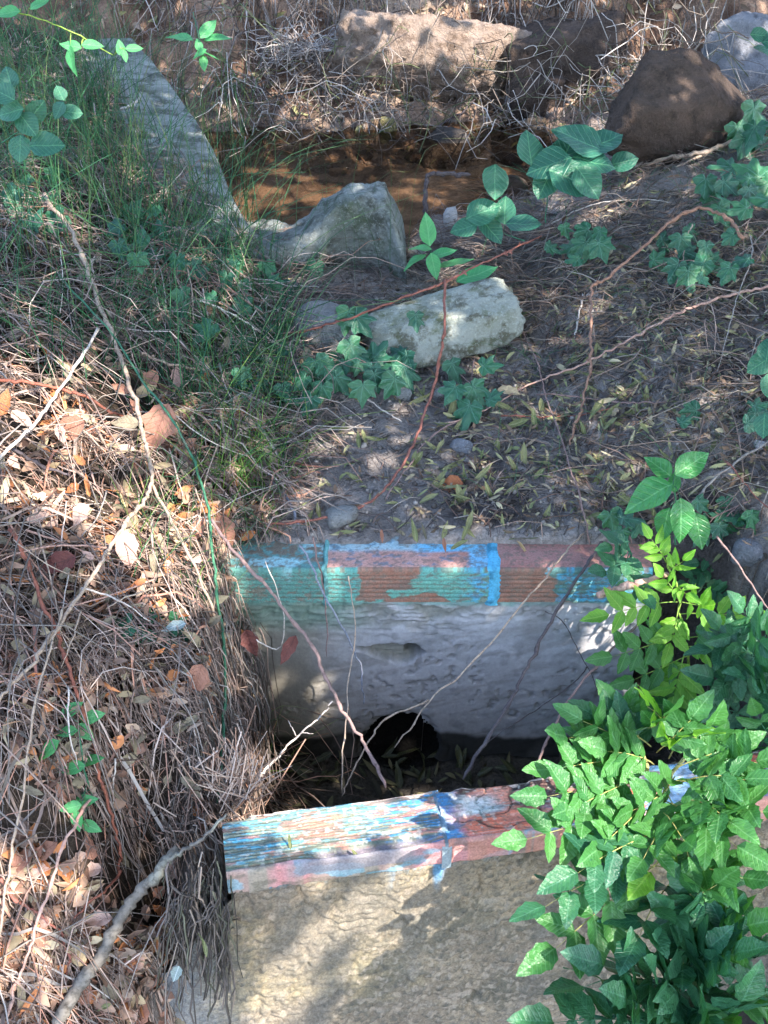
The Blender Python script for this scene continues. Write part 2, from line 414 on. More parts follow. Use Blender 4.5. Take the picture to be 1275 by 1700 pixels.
def ribbons(P, W, Nn, C):
    """flat blades: P (n,k,3) W (n,k) half widths, Nn (n,3) normal; folded along the middle"""
    n, k = P.shape[:2]
    T = np.gradient(P, axis=1); T /= np.linalg.norm(T, axis=-1, keepdims=True) + 1e-9
    S = np.cross(T, np.repeat(Nn[:, None], k, 1)); S /= np.linalg.norm(S, axis=-1, keepdims=True) + 1e-9
    up = np.cross(S, T)
    L = P + S * W[..., None] + up * (W * .35)[..., None]; Rr = P - S * W[..., None] + up * (W * .35)[..., None]
    V = np.stack([L, P, Rr], 2)
    idx = np.arange(n * k * 3).reshape(n, k, 3)
    F = np.stack([idx[:, :-1, :-1], idx[:, 1:, :-1], idx[:, 1:, 1:], idx[:, :-1, 1:]], -1).reshape(-1, 4)
    return V.reshape(-1, 3), F, np.repeat(C, k * 3, axis=0)
class Heap:
    def __init__(s): s.V, s.F, s.C, s.n = [], [], [], 0
    def add(s, V, F, C):
        s.V.append(V); s.F.append(F + s.n); s.C.append(C); s.n += len(V)
    def build(s, name, mat, label, cat):
        me = raw_mesh(name, np.concatenate(s.V), np.concatenate(s.F), mat, np.concatenate(s.C), True)
        return tag(obj(name, me), label, cat, None, 'stuff')

def leaf_mesh(name, mat, width=.5, belly=.42, curl=.1, fold=.12, tipx=1.0, blunt=.85, n=7, serr=0.0, twist=0.0, wob=0.0, seed=0):
    t = np.linspace(0, 1, n)
    w = width * .5 * (np.sin(math.pi * t ** (math.log(.5) / math.log(belly))) ** blunt) * (1 - .25 * t)
    w[0] = .012; w[-1] = .004
    if serr: w[1:-1] *= 1 + serr * np.where(np.arange(n - 2) % 2 == 0, 1, -1)
    s = np.array([-1, -.5, 0, .5, 1.0])
    P = np.zeros((n, 5, 3))
    P[..., 0] = t[:, None] * tipx
    P[..., 1] = w[:, None] * s[None]
    P[..., 2] = fold * np.abs(P[..., 1]) * 1.2 - curl * (t[:, None] ** 2) + .02 * np.sin(t[:, None] * 9 + s[None] * 2)
    if wob:
        r = np.random.default_rng(seed); P[..., 2] += wob * (fbm(P[..., 0] * 4 + seed * 9, P[..., 1] * 6, 0, seed) - .5)
        P[..., 1] += wob * .3 * (fbm(P[..., 0] * 5 + seed, P[..., 1] * 5, 2, seed) - .5)
    if twist:
        a = twist * t[:, None]; y, z = P[..., 1].copy(), P[..., 2].copy()
        P[..., 1] = y * np.cos(a) - z * np.sin(a); P[..., 2] = y * np.sin(a) + z * np.cos(a)
    return grid_mesh(name, P, mat)
def ivy_mesh(name, mat, seed=0, broad=1.0):
    r0 = np.random.default_rng(seed)
    key_a = np.radians([0, 12, 24, 38, 48, 60, 74, 90, 102, 125, 150, 170, 180])
    key_r = np.array([1.08, .84, .62, .68, .84, .68, .52, .58, .64, .52, .40, .28, .12]) * broad ** 0
    A = np.concatenate([key_a, 2 * math.pi - key_a[-2:0:-1]]); Rr = np.concatenate([key_r, key_r[-2:0:-1]])
    Rr = Rr * (1 + r0.uniform(-.11, .11, len(Rr)))
    k = len(A); V = [(0, 0, 0)]
    for f in (.5, 1.0):
        for a, r in zip(A, Rr):
            V.append((r * f * math.cos(a), r * f * math.sin(a) * broad, .10 * f * math.cos(a * 7.2) - .16 * (r * f) ** 2 + .05 * f * math.sin(a * 3 + seed)))
    tri = [(0, 1 + i, 1 + (i + 1) % k) for i in range(k)]
    quad = [(1 + i, 1 + k + i, 1 + k + (i + 1) % k, 1 + (i + 1) % k) for i in range(k)]
    V = np.array(V); V[:, 0] += .1
    return raw_mesh(name, V, [np.array(tri), np.array(quad)], mat)

def basis(x, nrm, scale, loc, wscale=1.0):
    x = np.array(x, float); x /= np.linalg.norm(x) + 1e-9
    z = np.array(nrm, float); z = z - x * z.dot(x); z /= np.linalg.norm(z) + 1e-9
    y = np.cross(z, x)
    m = Matrix.Identity(4)
    for i in range(3):
        m[i][0], m[i][1], m[i][2], m[i][3] = x[i] * scale, y[i] * scale * wscale, z[i] * scale, loc[i]
    return m
def place(name, me, x, nrm, scale, loc, parent=None, ploc=None, wscale=1.0):
    o = bpy.data.objects.new(name, me); link(o, parent)
    loc = np.array(loc, float)
    if ploc is not None: loc = loc - np.array(ploc)
    o.matrix_local = basis(x, nrm, scale, loc, wscale) if parent is None else basis(x, nrm, scale, loc, wscale)
    return o

def catmull(P, per=8):
    P = np.asarray(P, float); Q = np.vstack([2 * P[0] - P[1], P, 2 * P[-1] - P[-2]])
    out = []
    for i in range(1, len(Q) - 2):
        t = np.linspace(0, 1, per, endpoint=False)[:, None]
        a, b, c, d = Q[i - 1], Q[i], Q[i + 1], Q[i + 2]
        out.append(.5 * (2 * b + (c - a) * t + (2 * a - 5 * b + 4 * c - d) * t ** 2 + (3 * b - a - 3 * c + d) * t ** 3))
    return np.vstack(out + [P[-1:]])
def path(spec, per=8):
    """pixel way-points -> a smooth 3D line lying at height h over the ground, or in the plane y when a fourth value is given"""
    S = []
    for s in spec: S.append((s[0], s[1], s[2] * (.62 if s[0] > 430 else 1), s[3] if len(s) == 4 else np.nan))
    S = np.array(S, float)
    fixed = ~np.isnan(S[:, 3])
    if not fixed.all():
        for i in np.nonzero(~fixed)[0]: S[i, 3] = at_g(*S[i, :3])[1]
        if not fixed.any():
            D = catmull(S[:, :3], per); P = np.array([at_g(*d) for d in D])
        else:
            D = catmull(S, per); P = np.array([at_y(d[0], d[1], d[3]) for d in D])
    else:
        D = catmull(S, per); P = np.array([at_y(d[0], d[1], d[3]) for d in D])
    for _ in range(6):
        P[1:-1] = .25 * P[:-2] + .5 * P[1:-1] + .25 * P[2:]
    return P
def stick_mesh(name, P, r0, r1, mat, sides=6, knob=.12, org=None, seed=0):
    r = np.random.default_rng(seed + 5)
    k = len(P); R = np.linspace(r0, r1, k) * (1 + knob * r.uniform(-1, 1, k)); R[-1] *= .4
    Q = P + r.normal(0, min(r0 * .35, .0016), P.shape)
    if k > 14:
        w = np.cumsum(r.normal(0, 1, P.shape), 0); w -= np.linspace(0, 1, k)[:, None] * w[-1]; Q = Q + w * .0011
        R = R * (1 + .35 * (r.uniform(0, 1, k) > .86))
    V, F, _ = tubes(Q[None], R[None], None, sides)
    if org is not None: V = V - org
    cap = [np.arange(sides)[None, ::-1]] if sides in (3, 4) else []
    nv = len(V)
    V = np.vstack([V, Q[:1] - (org if org is not None else 0), Q[-1:] - (org if org is not None else 0)])
    f0 = np.array([(nv, (i + 1) % sides, i) for i in range(sides)])
    l0 = nv - sides; f1 = np.array([(nv + 1, l0 + i, l0 + (i + 1) % sides) for i in range(sides)])
    return raw_mesh(name, V, [F, f0, f1], mat)
TW = [0]
def twig(name, label, cat, spec, r0, r1, mat, forks=(), thorns=0, group=None, per=8, sides=6):
    TW[0] += 1
    r0, r1 = r0 * .84, r1 * .74
    P = path(spec, per); org = P[0].copy()
    me = stick_mesh(name, P, r0, r1, M[mat], sides, org=org, seed=TW[0])
    o = tag(obj(name, me, None, org), label, cat, group)
    for (fs, fa, fb) in forks:
        Q = path(fs, per)
        obj('fork', stick_mesh('fork', Q, fa, fb, M[mat], 5, org=org, seed=TW[0] + 77), o)
    if thorns:
        r = np.random.default_rng(TW[0]); n = len(P)
        for i in range(thorns):
            j = int(r.uniform(.05, .95) * (n - 1)); t = P[min(j + 1, n - 1)] - P[max(j - 1, 0)]
            d = r.normal(0, 1, 3); d -= t * d.dot(t) / (t.dot(t) + 1e-9); d /= np.linalg.norm(d)
            tip = P[j] + d * (r0 * 2.6) + t / (np.linalg.norm(t) + 1e-9) * r0 * .8
            V = np.array([P[j] + t * .25, P[j] - t * .25, P[j] + np.cross(t, d) * .25, tip]) - org
            obj('thorn', raw_mesh('thorn', V, np.array([(0, 1, 3), (1, 2, 3), (2, 0, 3)]), M[mat]), o)
    return o

# ------------------------------------------------------------------ ground sheet
def build_ground():
    X, Y = _X, _Y
    soil = mix((.20, .175, .165), (.36, .315, .29), sstep(.35, .65, fbm(X * 9, Y * 9, 0, 21, 5)))
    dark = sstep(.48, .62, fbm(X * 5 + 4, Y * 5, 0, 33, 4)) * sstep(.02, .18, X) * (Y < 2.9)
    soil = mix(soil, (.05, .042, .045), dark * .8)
    path_ = np.exp(-((X + .02 - .02 * np.sin(Y * 9)) / .12) ** 2) * sstep(1.95, 2.1, Y) * (1 - sstep(2.5, 2.65, Y))
    soil = mix(soil, (.27, .235, .215), path_ * .8)
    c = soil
    bank = mix((.04, .030, .022), (.09, .065, .046), fbm(X * 12, Y * 12, 0, 41, 4))  # bank soil darkened to stand for the shade between the straw
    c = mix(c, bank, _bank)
    litter = mix((.20, .13, .10), (.40, .28, .21), fbm(X * 16, Y * 16, 0, 43, 4))
    c = mix(c, litter, _bank * (1 - sstep(1.15, 1.35, Y)) * sstep(-.32, -.45, X))
    far = mix((.34, .22, .155), (.17, .10, .07), sstep(.42, .6, fbm(X * 7, Y * 7, 0, 51, 5)))
    sandy = np.exp(-((X - .08) / .32) ** 2) * sstep(4.4, 4.55, Y)
    far = mix(far, (.45, .34, .26), sandy * .75 * sstep(.4, .55, fbm(X * 8, Y * 8, 3, 52, 5)))
    c = mix(c, far, _far * (1 - .5 * _bank))
    inbed = sstep(3.3, 3.45, Y) * (1 - _far) * (1 - _bank) * (GZ < .14)
    bedc = mix((.30, .215, .155), (.11, .08, .06), sstep(.4, .62, fbm(X * 11, Y * 15, 0, 61, 4)))
    c = mix(c, bedc, inbed)
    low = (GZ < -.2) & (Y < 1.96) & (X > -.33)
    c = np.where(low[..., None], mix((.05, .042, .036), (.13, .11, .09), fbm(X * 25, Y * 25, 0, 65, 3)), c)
    drain_shade = (Y > 1.905) & (Y < W2Y + .11) & (GZ < .02) & (X > -.4) & (X < .55)  # darkness of the drain hole painted into the ground colour
    c = np.where(drain_shade[..., None], np.array([.016, .014, .012]), c)
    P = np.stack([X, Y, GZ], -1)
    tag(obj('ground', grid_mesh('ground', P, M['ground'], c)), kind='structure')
build_ground()

def build_water():
    xs, ys = np.linspace(-1.1, 1.4, 40), np.linspace(3.0, 4.7, 40)
    X, Y = np.meshgrid(xs, ys, indexing='ij')
    Z = .115 + .002 * fbm(X * 20, Y * 20, 0, 2, 2)
    tag(obj('water', grid_mesh('water', np.stack([X, Y, Z], -1), M['water'])), kind='structure')
build_water()

# ------------------------------------------------------------------ the two brick weir walls
TERRA = np.array([.34, .125, .075])
def build_back_wall():
    root = thing('weir_wall', (.08, W2Y, -.43), 'grey plastered weir wall with drain hole below painted brick coping', 'wall')
    o = np.array(root.location)
    # plaster coat, with the drain arch cut through and a broken patch showing the ribbed brick
    xs = np.arange(-.40, .525, .003); zs = np.arange(-.47, -.004, .003)
    X, Z = np.meshgrid(xs, zs, indexing='ij')
    n1 = fbm(X * 9, Z * 9, 0, 5, 5); n2 = fbm(X * 40, Z * 40, 0, 6, 4)
    n2s = fbm(X * 30, Z * 90, 0, 8, 4)
    top = sstep(-.14, -.02, Z)
    y = W2Y + .004 - .005 * (n1 - .5) - .0028 * (n2 - .5) * (1 + 1.2 * top)
    y += .006 * top * sstep(.5, .72, n2s) * sstep(.35, .1, X)
    y += .004 * sstep(.60, .63, fbm(X * 14, Z * 45, 4, 14, 3)) * top
    # ribs showing faintly through thin plaster under the coping
    y += .0014 * np.sin(Z * 2 * math.pi / .0105) * sstep(-.10, -.03, Z) * sstep(.20, .05, X)
    # broken patch
    a = np.stack([X, Z], -1)
    poly = [(-.066, -.130), (.0, -.119), (.062, -.122), (.086, -.143), (.064, -.170), (.036, -.180), (-.02, -.160)]
    inside = np.ones_like(X)
    for i in range(len(poly)):
        p, q = np.array(poly[i]), np.array(poly[(i + 1) % len(poly)]); e = q - p
        d = (e[0] * (Z - p[1]) - e[1] * (X - p[0])) / np.linalg.norm(e)
        inside = np.minimum(inside, -d)
    inside = inside + .012 * (fbm(X * 60, Z * 60, 0, 15, 3) - .5)
    patch = sstep(0, .006, inside)
    deep = sstep(0, .008, inside) * sstep(.040, .055, X) * sstep(-.170, -.155, Z)
    y += patch * (.024 + .0035 * np.sin((Z + .0015 * np.sin(X * 60)) * 2 * math.pi / .0125)) + deep * .05
    hx, hz = .038, -.43
    arch = ((X - hx) / .084) ** 2 + ((Z - hz) / .100) ** 2 + 1.0 * (fbm(X * 22, Z * 22, 0, 17, 4) - .5)
    lipd = sstep(1.5, 1.0, arch); y += .010 * lipd * n2 * 2
    tro = fbm(X * 10 + Z * 6, Z * 70 - X * 20, 3, 19, 3); y += .0016 * (tro - .5)
    pits = sstep(.66, .72, fbm(X * 70, Z * 70, 1, 23, 2)) * sstep(.48, .62, fbm(X * 7, Z * 7, 2, 24, 3)); y += .003 * pits
    grey = mix((.37, .355, .36), (.48, .46, .465), n1); grey = mix(grey, (.24, .225, .21), sstep(.5, .7, tro) * .45); pits = pits * sstep(.5, .62, fbm(X * 7, Z * 7, 2, 24, 3)); grey = mix(grey, (.16, .15, .14), pits * .5)
    grey = mix(grey, (.21, .205, .20), sstep(.55, .75, n2) * .5)
    brown = mix((.20, .18, .145), (.27, .245, .20), n1)
    c = mix(grey, brown, sstep(.02, -.16, X + .12 * (n1 - .5)))
    c = mix(c, (.15, .15, .115), top * sstep(.42, .6, n2s) * .75 * sstep(.28, .1, X))
    teal = sstep(-.02, -.006, Z + .035 * (fbm(X * 30, Z * 30, 0, 18, 4) - .5))
    c = mix(c, (.14, .29, .26), teal * .7)
    green = sstep(-.10, -.05, Z) * sstep(.0, -.1, X); c = mix(c, (.13, .22, .17), green * .6 * sstep(.3, .55, n1))
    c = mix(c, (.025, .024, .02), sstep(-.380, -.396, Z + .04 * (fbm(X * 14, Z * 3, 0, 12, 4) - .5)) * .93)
    c = mix(c, (.22, .205, .15), patch * .8); c = mix(c, (.07, .065, .05), deep * .8)  # exposed brick tone, with recess shade painted in, most at the deep end
    stain = sstep(.6, .72, fbm(X * 6, Z * 2.2, 9, 30, 5)); c = mix(c, (.18, .165, .155), stain * .45)
    P = np.stack([X, y, Z], -1) - o
    keep = (arch[:-1, :-1] > 1.0)
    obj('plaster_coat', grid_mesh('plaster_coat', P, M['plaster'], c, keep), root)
    # tunnel behind the drain hole
    th = np.linspace(0, 2 * math.pi, 25); ts = np.linspace(0, .30, 6)
    TH, TT = np.meshgrid(th, ts, indexing='ij')
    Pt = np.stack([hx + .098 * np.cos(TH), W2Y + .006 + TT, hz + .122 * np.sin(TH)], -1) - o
    obj('drain_pipe', grid_mesh('drain_pipe', Pt, M['hole_shade']), root)
    # solid core, so the wall has its thickness (right end seen from the side)
    xs2 = np.array([-.40, .52]); core = []
    for x in xs2:
        for (yy, zz) in ((W2Y + .02, -.60), (W2Y + W2T, -.60), (W2Y + W2T, -.008), (W2Y + .02, -.008)): core.append((x, yy, zz))
    core = np.array(core) - o
    F = np.array([(0, 3, 2, 1), (4, 5, 6, 7), (1, 2, 6, 5), (3, 7, 6, 2)])
    obj('core', raw_mesh('core', core, F, M['plaster'], np.tile((.22, .21, .21), (8, 1)), False), root)
    # coping bricks, ribbed faces, each its own piece with what is left of its paint
    bricks = [(-.40, -.120), (-.112, .2135), (.2225, .53)]
    for bi, (x0, x1) in enumerate(bricks):
        xs = np.arange(x0, x1 + 1e-6, .0024)
        zf = np.linspace(-.004, .074, 60); rr = .006
        prof = [(W2Y, z, 0, (z + .004) / .078) for z in zf]
        for a_ in np.linspace(0, math.pi / 2, 5)[1:]:
            prof.append((W2Y + rr - rr * math.cos(a_), .074 + rr * math.sin(a_), 0, 1))
        for t in np.linspace(0.02, 1, 44): prof.append((W2Y + rr + t * (W2T - rr), W2Z, 1, t))
        pf = np.array(prof)
        PX, PYi = np.meshgrid(xs, np.arange(len(pf)), indexing='ij')
        yy, zz, top_, tt = [pf[PYi, k] for k in range(4)]
        yy = yy.copy(); zz = zz.copy()
        n1 = fbm(PX * 14, tt * 2 + 10 * top_, bi, 70, 5); n2 = fbm(PX * 60, tt * 9 + 20 * top_, bi, 72, 4)
        rib = np.where((top_ < .5) & (tt > .06) & (tt < .93), np.abs(np.sin(tt * math.pi * 7)) ** .5, .9)
        front = top_ < .5
        if bi == 0: m_teal = np.ones_like(PX)
        elif bi == 1: m_teal = np.clip(sstep(-.02, .04, PX - .075 + .10 * (n1 - .5) + .06 * (tt - .5)) + sstep(-.045, -.06, PX + .07 * (n1 - .5)) + sstep(.58, .64, n1) * sstep(.5, .3, tt) , 0, 1)
        else: m_teal = sstep(.02, .05, PX - .305 + .14 * (n1 - .5)) 
        m_teal = sstep(.42, .58, m_teal + .55 * (fbm(PX * 70, tt * 14, bi + 3, 79, 4) - .5)) if bi else m_teal
        fill = np.where(front, m_teal, 1.0) * (.75 if bi else .9)
        yy += np.where(front, .0032 * (1 - rib) * (1 - fill * .45) - .0035 * m_teal * (n2 - .2), 0)
        zz += np.where(front, 0, .004 * (n1 - .5) + .0025 * (n2 - .5))
        terra = mix(TERRA * .8, (.36, .20, .15), n2)
        terra = mix(terra, (.16, .10, .085), sstep(.5, .7, n1) * .6)
        tealc = mix((.10, .36, .34), (.16, .40, .30), n1); tealc = mix(tealc, (.09, .38, .62), sstep(.14, .2, PX) * sstep(.35, .6, n2))
        if bi == 0: tealc = mix((.10, .27, .23), (.35, .60, .62), sstep(.56, .66, n1) * sstep(-.22, -.16, PX))
        if bi == 2: tealc = mix((.08, .38, .56), (.10, .22, .20), sstep(.42, .6, n2))
        cf = mix(terra, tealc, m_teal * np.where(n2 > .33, 1, .5))
        cf = mix(cf, (.07, .09, .075), (1 - rib) * .55)
        # top: washed pink at the front, blue and whitish towards the back, earth washed over
        pink = mix((.50, .20, .15), (.54, .32, .28), n1)
        if bi == 2: pink = mix((.42, .16, .13), (.36, .20, .18), n1)
        blue = mix((.10, .42, .72), (.22, .55, .74), n2)
        white = mix((.42, .50, .52), (.22, .42, .50), n2)
        if bi == 1:
            ct = mix(pink, white, sstep(.42, .56, tt + .12 * (n1 - .5)))
            ct = mix(ct, blue, np.clip(sstep(.40, .50, tt + .1 * (n1 - .5)) * sstep(.05, .09, PX + .03 * (n1 - .5)) + sstep(.165, .175, PX), 0, 1) * .95)
            ct = mix(ct, (.06, .30, .50), sstep(.6, .7, n2) * .5)
        elif bi == 2:
            ct = pink
        else:
            ct = mix(mix((.10, .25, .25), (.30, .55, .60), sstep(.5, .62, n1)), (.16, .14, .11), sstep(.45, .6, n2))
        earth = sstep(.72, .95, tt + .35 * (n1 - .5)); ct = mix(ct, (.16, .135, .12), earth * .9)
        ct = mix(ct, (.12, .10, .09), sstep(.63, .72, n2) * .5)
        c = np.where(front[..., None], cf, ct)
        hf = fbm(PX * 150, tt * 22 + 30 * top_, bi, 78, 2); c = mix(c, (.15, .13, .105), sstep(.54, .68, hf) * .6); c = mix(c, (.17, .16, .13), .12 + 0 * hf)
        P = np.stack([PX, yy, zz], -1) - o
        b = obj('brick', grid_mesh('brick', P, M['brick'], c), root)
        b['label'] = ['brick under flaking teal paint', 'ribbed brick with pink and blue paint', 'ribbed terracotta brick with red painted top'][bi]
    # mortar joints, painted over
    for (x0, x1, cc) in ((-.121, -.111, (.14, .34, .33)), (.2055, .2305, (.10, .40, .60))):
        xs = np.linspace(x0, x1, 7); zt = np.linspace(-.012, .079, 26)
        prof = [(W2Y - .0030, z) for z in zt] + [(W2Y + .002, W2Z + .0025)] + [(W2Y + t, W2Z + .0035) for t in np.linspace(.01, W2T, 16)]
        pf = np.array(prof); PX, K = np.meshgrid(xs, np.arange(len(pf)), indexing='ij')
        yy, zz = pf[K, 0].copy(), pf[K, 1].copy()
        nn = fbm(PX * 80, K * .35, 0, 90, 3); ed = np.abs((PX - x0) / (x1 - x0) - .5) * 2
        PX = PX + .010 * (fbm(K * .3, PX * 0, 1, 93, 3) - .5) * (ed > .9)
        yy += np.where(K < 27, .004 * ed ** 3 - .004 * (nn - .5), 0); zz -= np.where(K >= 27, .004 * ed ** 3 + .003 * (nn - .5), 0)
        c = mix(cc, np.array(cc) * .5, sstep(.5, .7, nn))
        obj('mortar_joint', grid_mesh('mortar_joint', np.stack([PX, yy, zz], -1) - o, M['brick'], c), root)
build_back_wall()

def w1(s, t, z):
    """point of the front wall: s along it, t backwards from its front face"""
    s, t, z = np.broadcast_arrays(np.asarray(s, float), np.asarray(t, float), np.asarray(z, float))
    return W1O + s[..., None] * W1A + t[..., None] * W1B + z[..., None] * np.array([0, 0, 1.0])
def build_front_wall():
    root = thing('weir_wall', tuple(w1(.5, .05, -.8)), 'rough rendered weir wall topped with blue and orange painted bricks', 'wall')
    o = np.array(root.location)
    S, Z = np.meshgrid(np.arange(-.30, 1.30, .0029), np.arange(-.62, -.036, .0029), indexing='ij')
    n1 = fbm(S * 7, Z * 7, 0, 101, 5); n2 = fbm(S * 95, Z * 125, 0, 103, 3); n3 = fbm(S * 165, Z * 165, 0, 105, 2)
    crust = np.abs(fbm(S * 48, Z * 75, 2, 107, 3) - .5) * 2
    t = -.014 * (n1 - .5) - .008 * (n2 - .5) - .006 * (n3 - .5) + .005 * sstep(.55, .75, fbm(S * 60, Z * 60, 9, 108, 3)) + .006 * sstep(.012, .004, np.abs(fbm(S * 4, Z * 4, 3, 109, 4) - .5))
    t += .010 * sstep(-.055, -.038, Z)
    t += .05 * sstep(.0, -.26, S) ** 2
    base = mix((.36, .285, .195), (.25, .20, .145), sstep(.35, .65, n1))
    base = mix(base, (.46, .37, .20), sstep(.5, .66, fbm(S * 5, Z * 6, 5, 111, 4)) * .5)
    base = mix(base, (.17, .155, .12), sstep(.50, .70, n2) * .6)
    base = mix(base, (.12, .115, .085), sstep(.54, .68, fbm(S * 9, Z * 9, 8, 113, 5)) * .55)
    base = mix(base, (.10, .095, .08), sstep(.56, .72, n3) * .6); base = mix(base, (.46, .38, .29), sstep(.58, .72, fbm(S * 110, Z * 110, 4, 110, 2)) * .5)
    base = mix(base, (.20, .18, .15), sstep(.5, .68, fbm(S * 13, Z * 3.2, 6, 112, 4)) * .55)
    base = mix(base, (.22, .235, .25), sstep(.06, -.12, S) * .8)
    blue = sstep(.02, .06, .06 * (fbm(S * 18, Z * 6, 2, 115, 4) - .45) + (Z + .085) * .8) * sstep(.60, .45, S)
    base = mix(base, (.16, .36, .48), blue * .7 * sstep(.45, .55, n3))
    drip = sstep(.62, .66, fbm(S * 26, Z * 2, 1, 119, 3)) * sstep(-.13, -.07, Z) * sstep(.25, .3, S) * sstep(.45, .4, S)
    base = mix(base, (.09, .30, .50), drip * .8)
    keepc = (S > np.interp(Z, [-.62, -.35, -.15, -.05], [-.30, -.20, -.06, .002]) + .03 * (n1 - .5))[:-1, :-1]
    obj('render_coat', grid_mesh('render_coat', w1(S, t, Z) - o, M['render'], base, keepc), root)
    # core behind
    core = []
    for s in (-.10, 1.30):
        for (tt, z) in ((.02, -.9), (W1T, -.9), (W1T, -.012), (.02, -.012)): core.append(w1(s if s > 0 else .004, tt, z))
    core = np.array(core) - o
    obj('core', raw_mesh('core', core, np.array([(0, 3, 2, 1), (4, 5, 6, 7), (1, 2, 6, 5), (3, 7, 6, 2)]), M['render'], np.tile((.2, .17, .13), (8, 1)), False), root)
    for bi, (s0, s1) in enumerate(((0.0, .352), (.357, .700), (.705, 1.05), (1.055, 1.30))):
        ss = np.arange(s0, s1 + 1e-6, .0019)
        prof = [(W1T + .002, -.03 + .03 * k / 4, 1.0) for k in range(4)]
        prof += [(W1T * (1 - k), 0.0, 1 - k) for k in np.linspace(0, .95, 80)]
        prof += [(.0055 * (1 - math.sin(a)) - .001, -.0055 * (1 - math.cos(a)), .0) for a in np.linspace(.2, math.pi / 2, 5)]
        prof += [(-.001, z, -1) for z in np.linspace(-.008, -.05, 16)] + [(.006, -.052, -1)]
        pf = np.array(prof)
        Sg, K = np.meshgrid(ss, np.arange(len(pf)), indexing='ij')
        t, z, tag_ = pf[K, 0].copy(), pf[K, 1].copy(), pf[K, 2]
        depth = np.clip(t / W1T, 0, 1)     # 1 at the back
        n1 = fbm(Sg * 9, depth * 3, bi, 121, 5); n2 = fbm(Sg * 45, depth * 14, bi, 123, 4)
        grain = fbm(Sg * 14, depth * 42, bi, 125, 4); grain2 = fbm(Sg * 30, depth * 70, 3 + bi, 127, 3)
        topm = (K >= 4) & (K < 84)
        rib = np.abs(np.sin((depth + .012 * np.sin(Sg * 20) + .02 * n1) * math.pi * 19))
        ribamt = sstep(.36, .2, Sg) if bi == 0 else 0.15
        if bi == 1:
            plates = np.abs(fbm(Sg * 20, depth * 3.2, 7, 129, 2) - .5) * 2
            z += np.where(topm, -.003 * sstep(.07, .02, plates) - .005 * sstep(.5, .62, n1), 0)
        else: plates = np.ones_like(Sg)
        z += np.where(topm, -.0022 * (1 - rib) ** 2 * ribamt - .007 * (n1 - .45) - .004 * (grain - .5) - .004 * (n2 - .5), 0)
        backedge = sstep(.90, 1.0, depth); z -= backedge * .016 * sstep(.45, .7, fbm(Sg * 16, Sg * 0, bi, 131, 4)); t -= np.where(K < 8, .010 * fbm(Sg * 18, Sg * 0, 4, 133, 4), 0)
        t -= np.where(K >= 84, .006 * (n2 - .5), 0); z += np.where(K > 86, .016 * (fbm(Sg * 10, Sg * 0, 2, 135, 4) - .5), 0)
        # the long step near the front edge of the left brick
        step_ = sstep(.20, .17, depth) * sstep(.12, .16, Sg) * sstep(.36, .31, Sg); z -= np.where(topm, .009 * step_ + .004 * sstep(.03, .0, np.abs(depth - .19)) * sstep(.1, .15, Sg) * sstep(.36, .33, Sg), 0)
        lightblue = mix((.10, .36, .46), (.22, .52, .64), sstep(.3, .7, grain2)); darkblue = mix((.035, .17, .36), (.09, .30, .50), n2)
        pale = mix((.55, .66, .64), (.42, .58, .60), n1); olive = mix((.19, .19, .11), (.30, .28, .20), n2)
        red = mix((.60, .125, .065), (.60, .20, .125), n1); pinkc = mix((.55, .24, .23), (.48, .27, .26), n2)
        black = np.array([.035, .03, .03])
        if bi == 0:
            c = mix(lightblue, pale, sstep(.58, .72, n1) * .6)
            c = mix(c, darkblue, sstep(.20, .30, Sg + .12 * (n1 - .5) - .10 * (depth - .6)))
            worn = sstep(.46, .56, grain + .16 * np.exp(-((Sg - .17) / .09) ** 2) + .16 * (.5 - depth) - .05); worn = sstep(.35, .65, worn + .5 * (fbm(Sg * 60, depth * 40, 4, 161, 3) - .5)); c = mix(c, olive, worn * .9); c = mix(c, (.48, .19, .13), sstep(.55, .60, fbm(Sg * 28, depth * 12, 6, 163, 4) + .10 * sstep(.2, .34, Sg)) * .8)
            c = mix(c, (.05, .08, .08), (1 - rib) ** 2 * sstep(.45, .62, fbm(Sg * 30, depth * 20, 2, 165, 3)) * .8)
            c = mix(c, (.06, .09, .08), sstep(.50, .60, grain2) * .7)
            whit = sstep(.62, .70, n2) * sstep(.15, .28, Sg); c = mix(c, (.58, .60, .55), whit * .6)
            pk = sstep(.22, .10, depth + .10 * (n1 - .5)) * sstep(.30, .05, Sg); c = mix(c, (.13, .17, .10), pk * .6)
            c = mix(c, (.23, .20, .23), step_ * .85)
        else:
            c = mix(red, (.62, .32, .23), sstep(.45, .6, n1) * .4)
            c = mix(c, (.60, .46, .40), sstep(.62, .70, grain) * .3)
            c = mix(c, black, np.clip(sstep(.06, .02, plates) * .7 + sstep(.50, .60, fbm(Sg * 11, depth * 4, 5, 141, 4)) * sstep(.25, .6, depth) * .9, 0, 1))
            c = mix(c, (.10, .24, .38), sstep(.53, .60, fbm(Sg * 14, depth * 5, 9, 143, 4)) * sstep(.55, .2, depth) * .85)
            c = mix(c, darkblue, sstep(.40, .36, Sg + .05 * (n1 - .5)) * .8 * (bi == 1))
            c = mix(c, (.62, .66, .62), sstep(.055, .02, np.abs(Sg - .425 + .05 * (n1 - .5))) * sstep(.4, .5, depth) * sstep(.9, .7, depth) * .8 * (bi == 1))
            if bi >= 2: c = mix(c, (.22, .45, .62), sstep(.45, .55, n1) * .8)
        hf = fbm(Sg * 170, depth * 34, 2, 157, 2); c = mix(c, (.16, .155, .11), sstep(.56, .68, hf) * .55); c = mix(c, (.55, .52, .44), sstep(.66, .74, fbm(Sg * 120, depth * 22, 8, 159, 2)) * .5)
        c = mix(c, (.60, .46, .37), sstep(.93, 1.0, depth + .06 * (n2 - .5)) * .75)
        lip = K >= 83
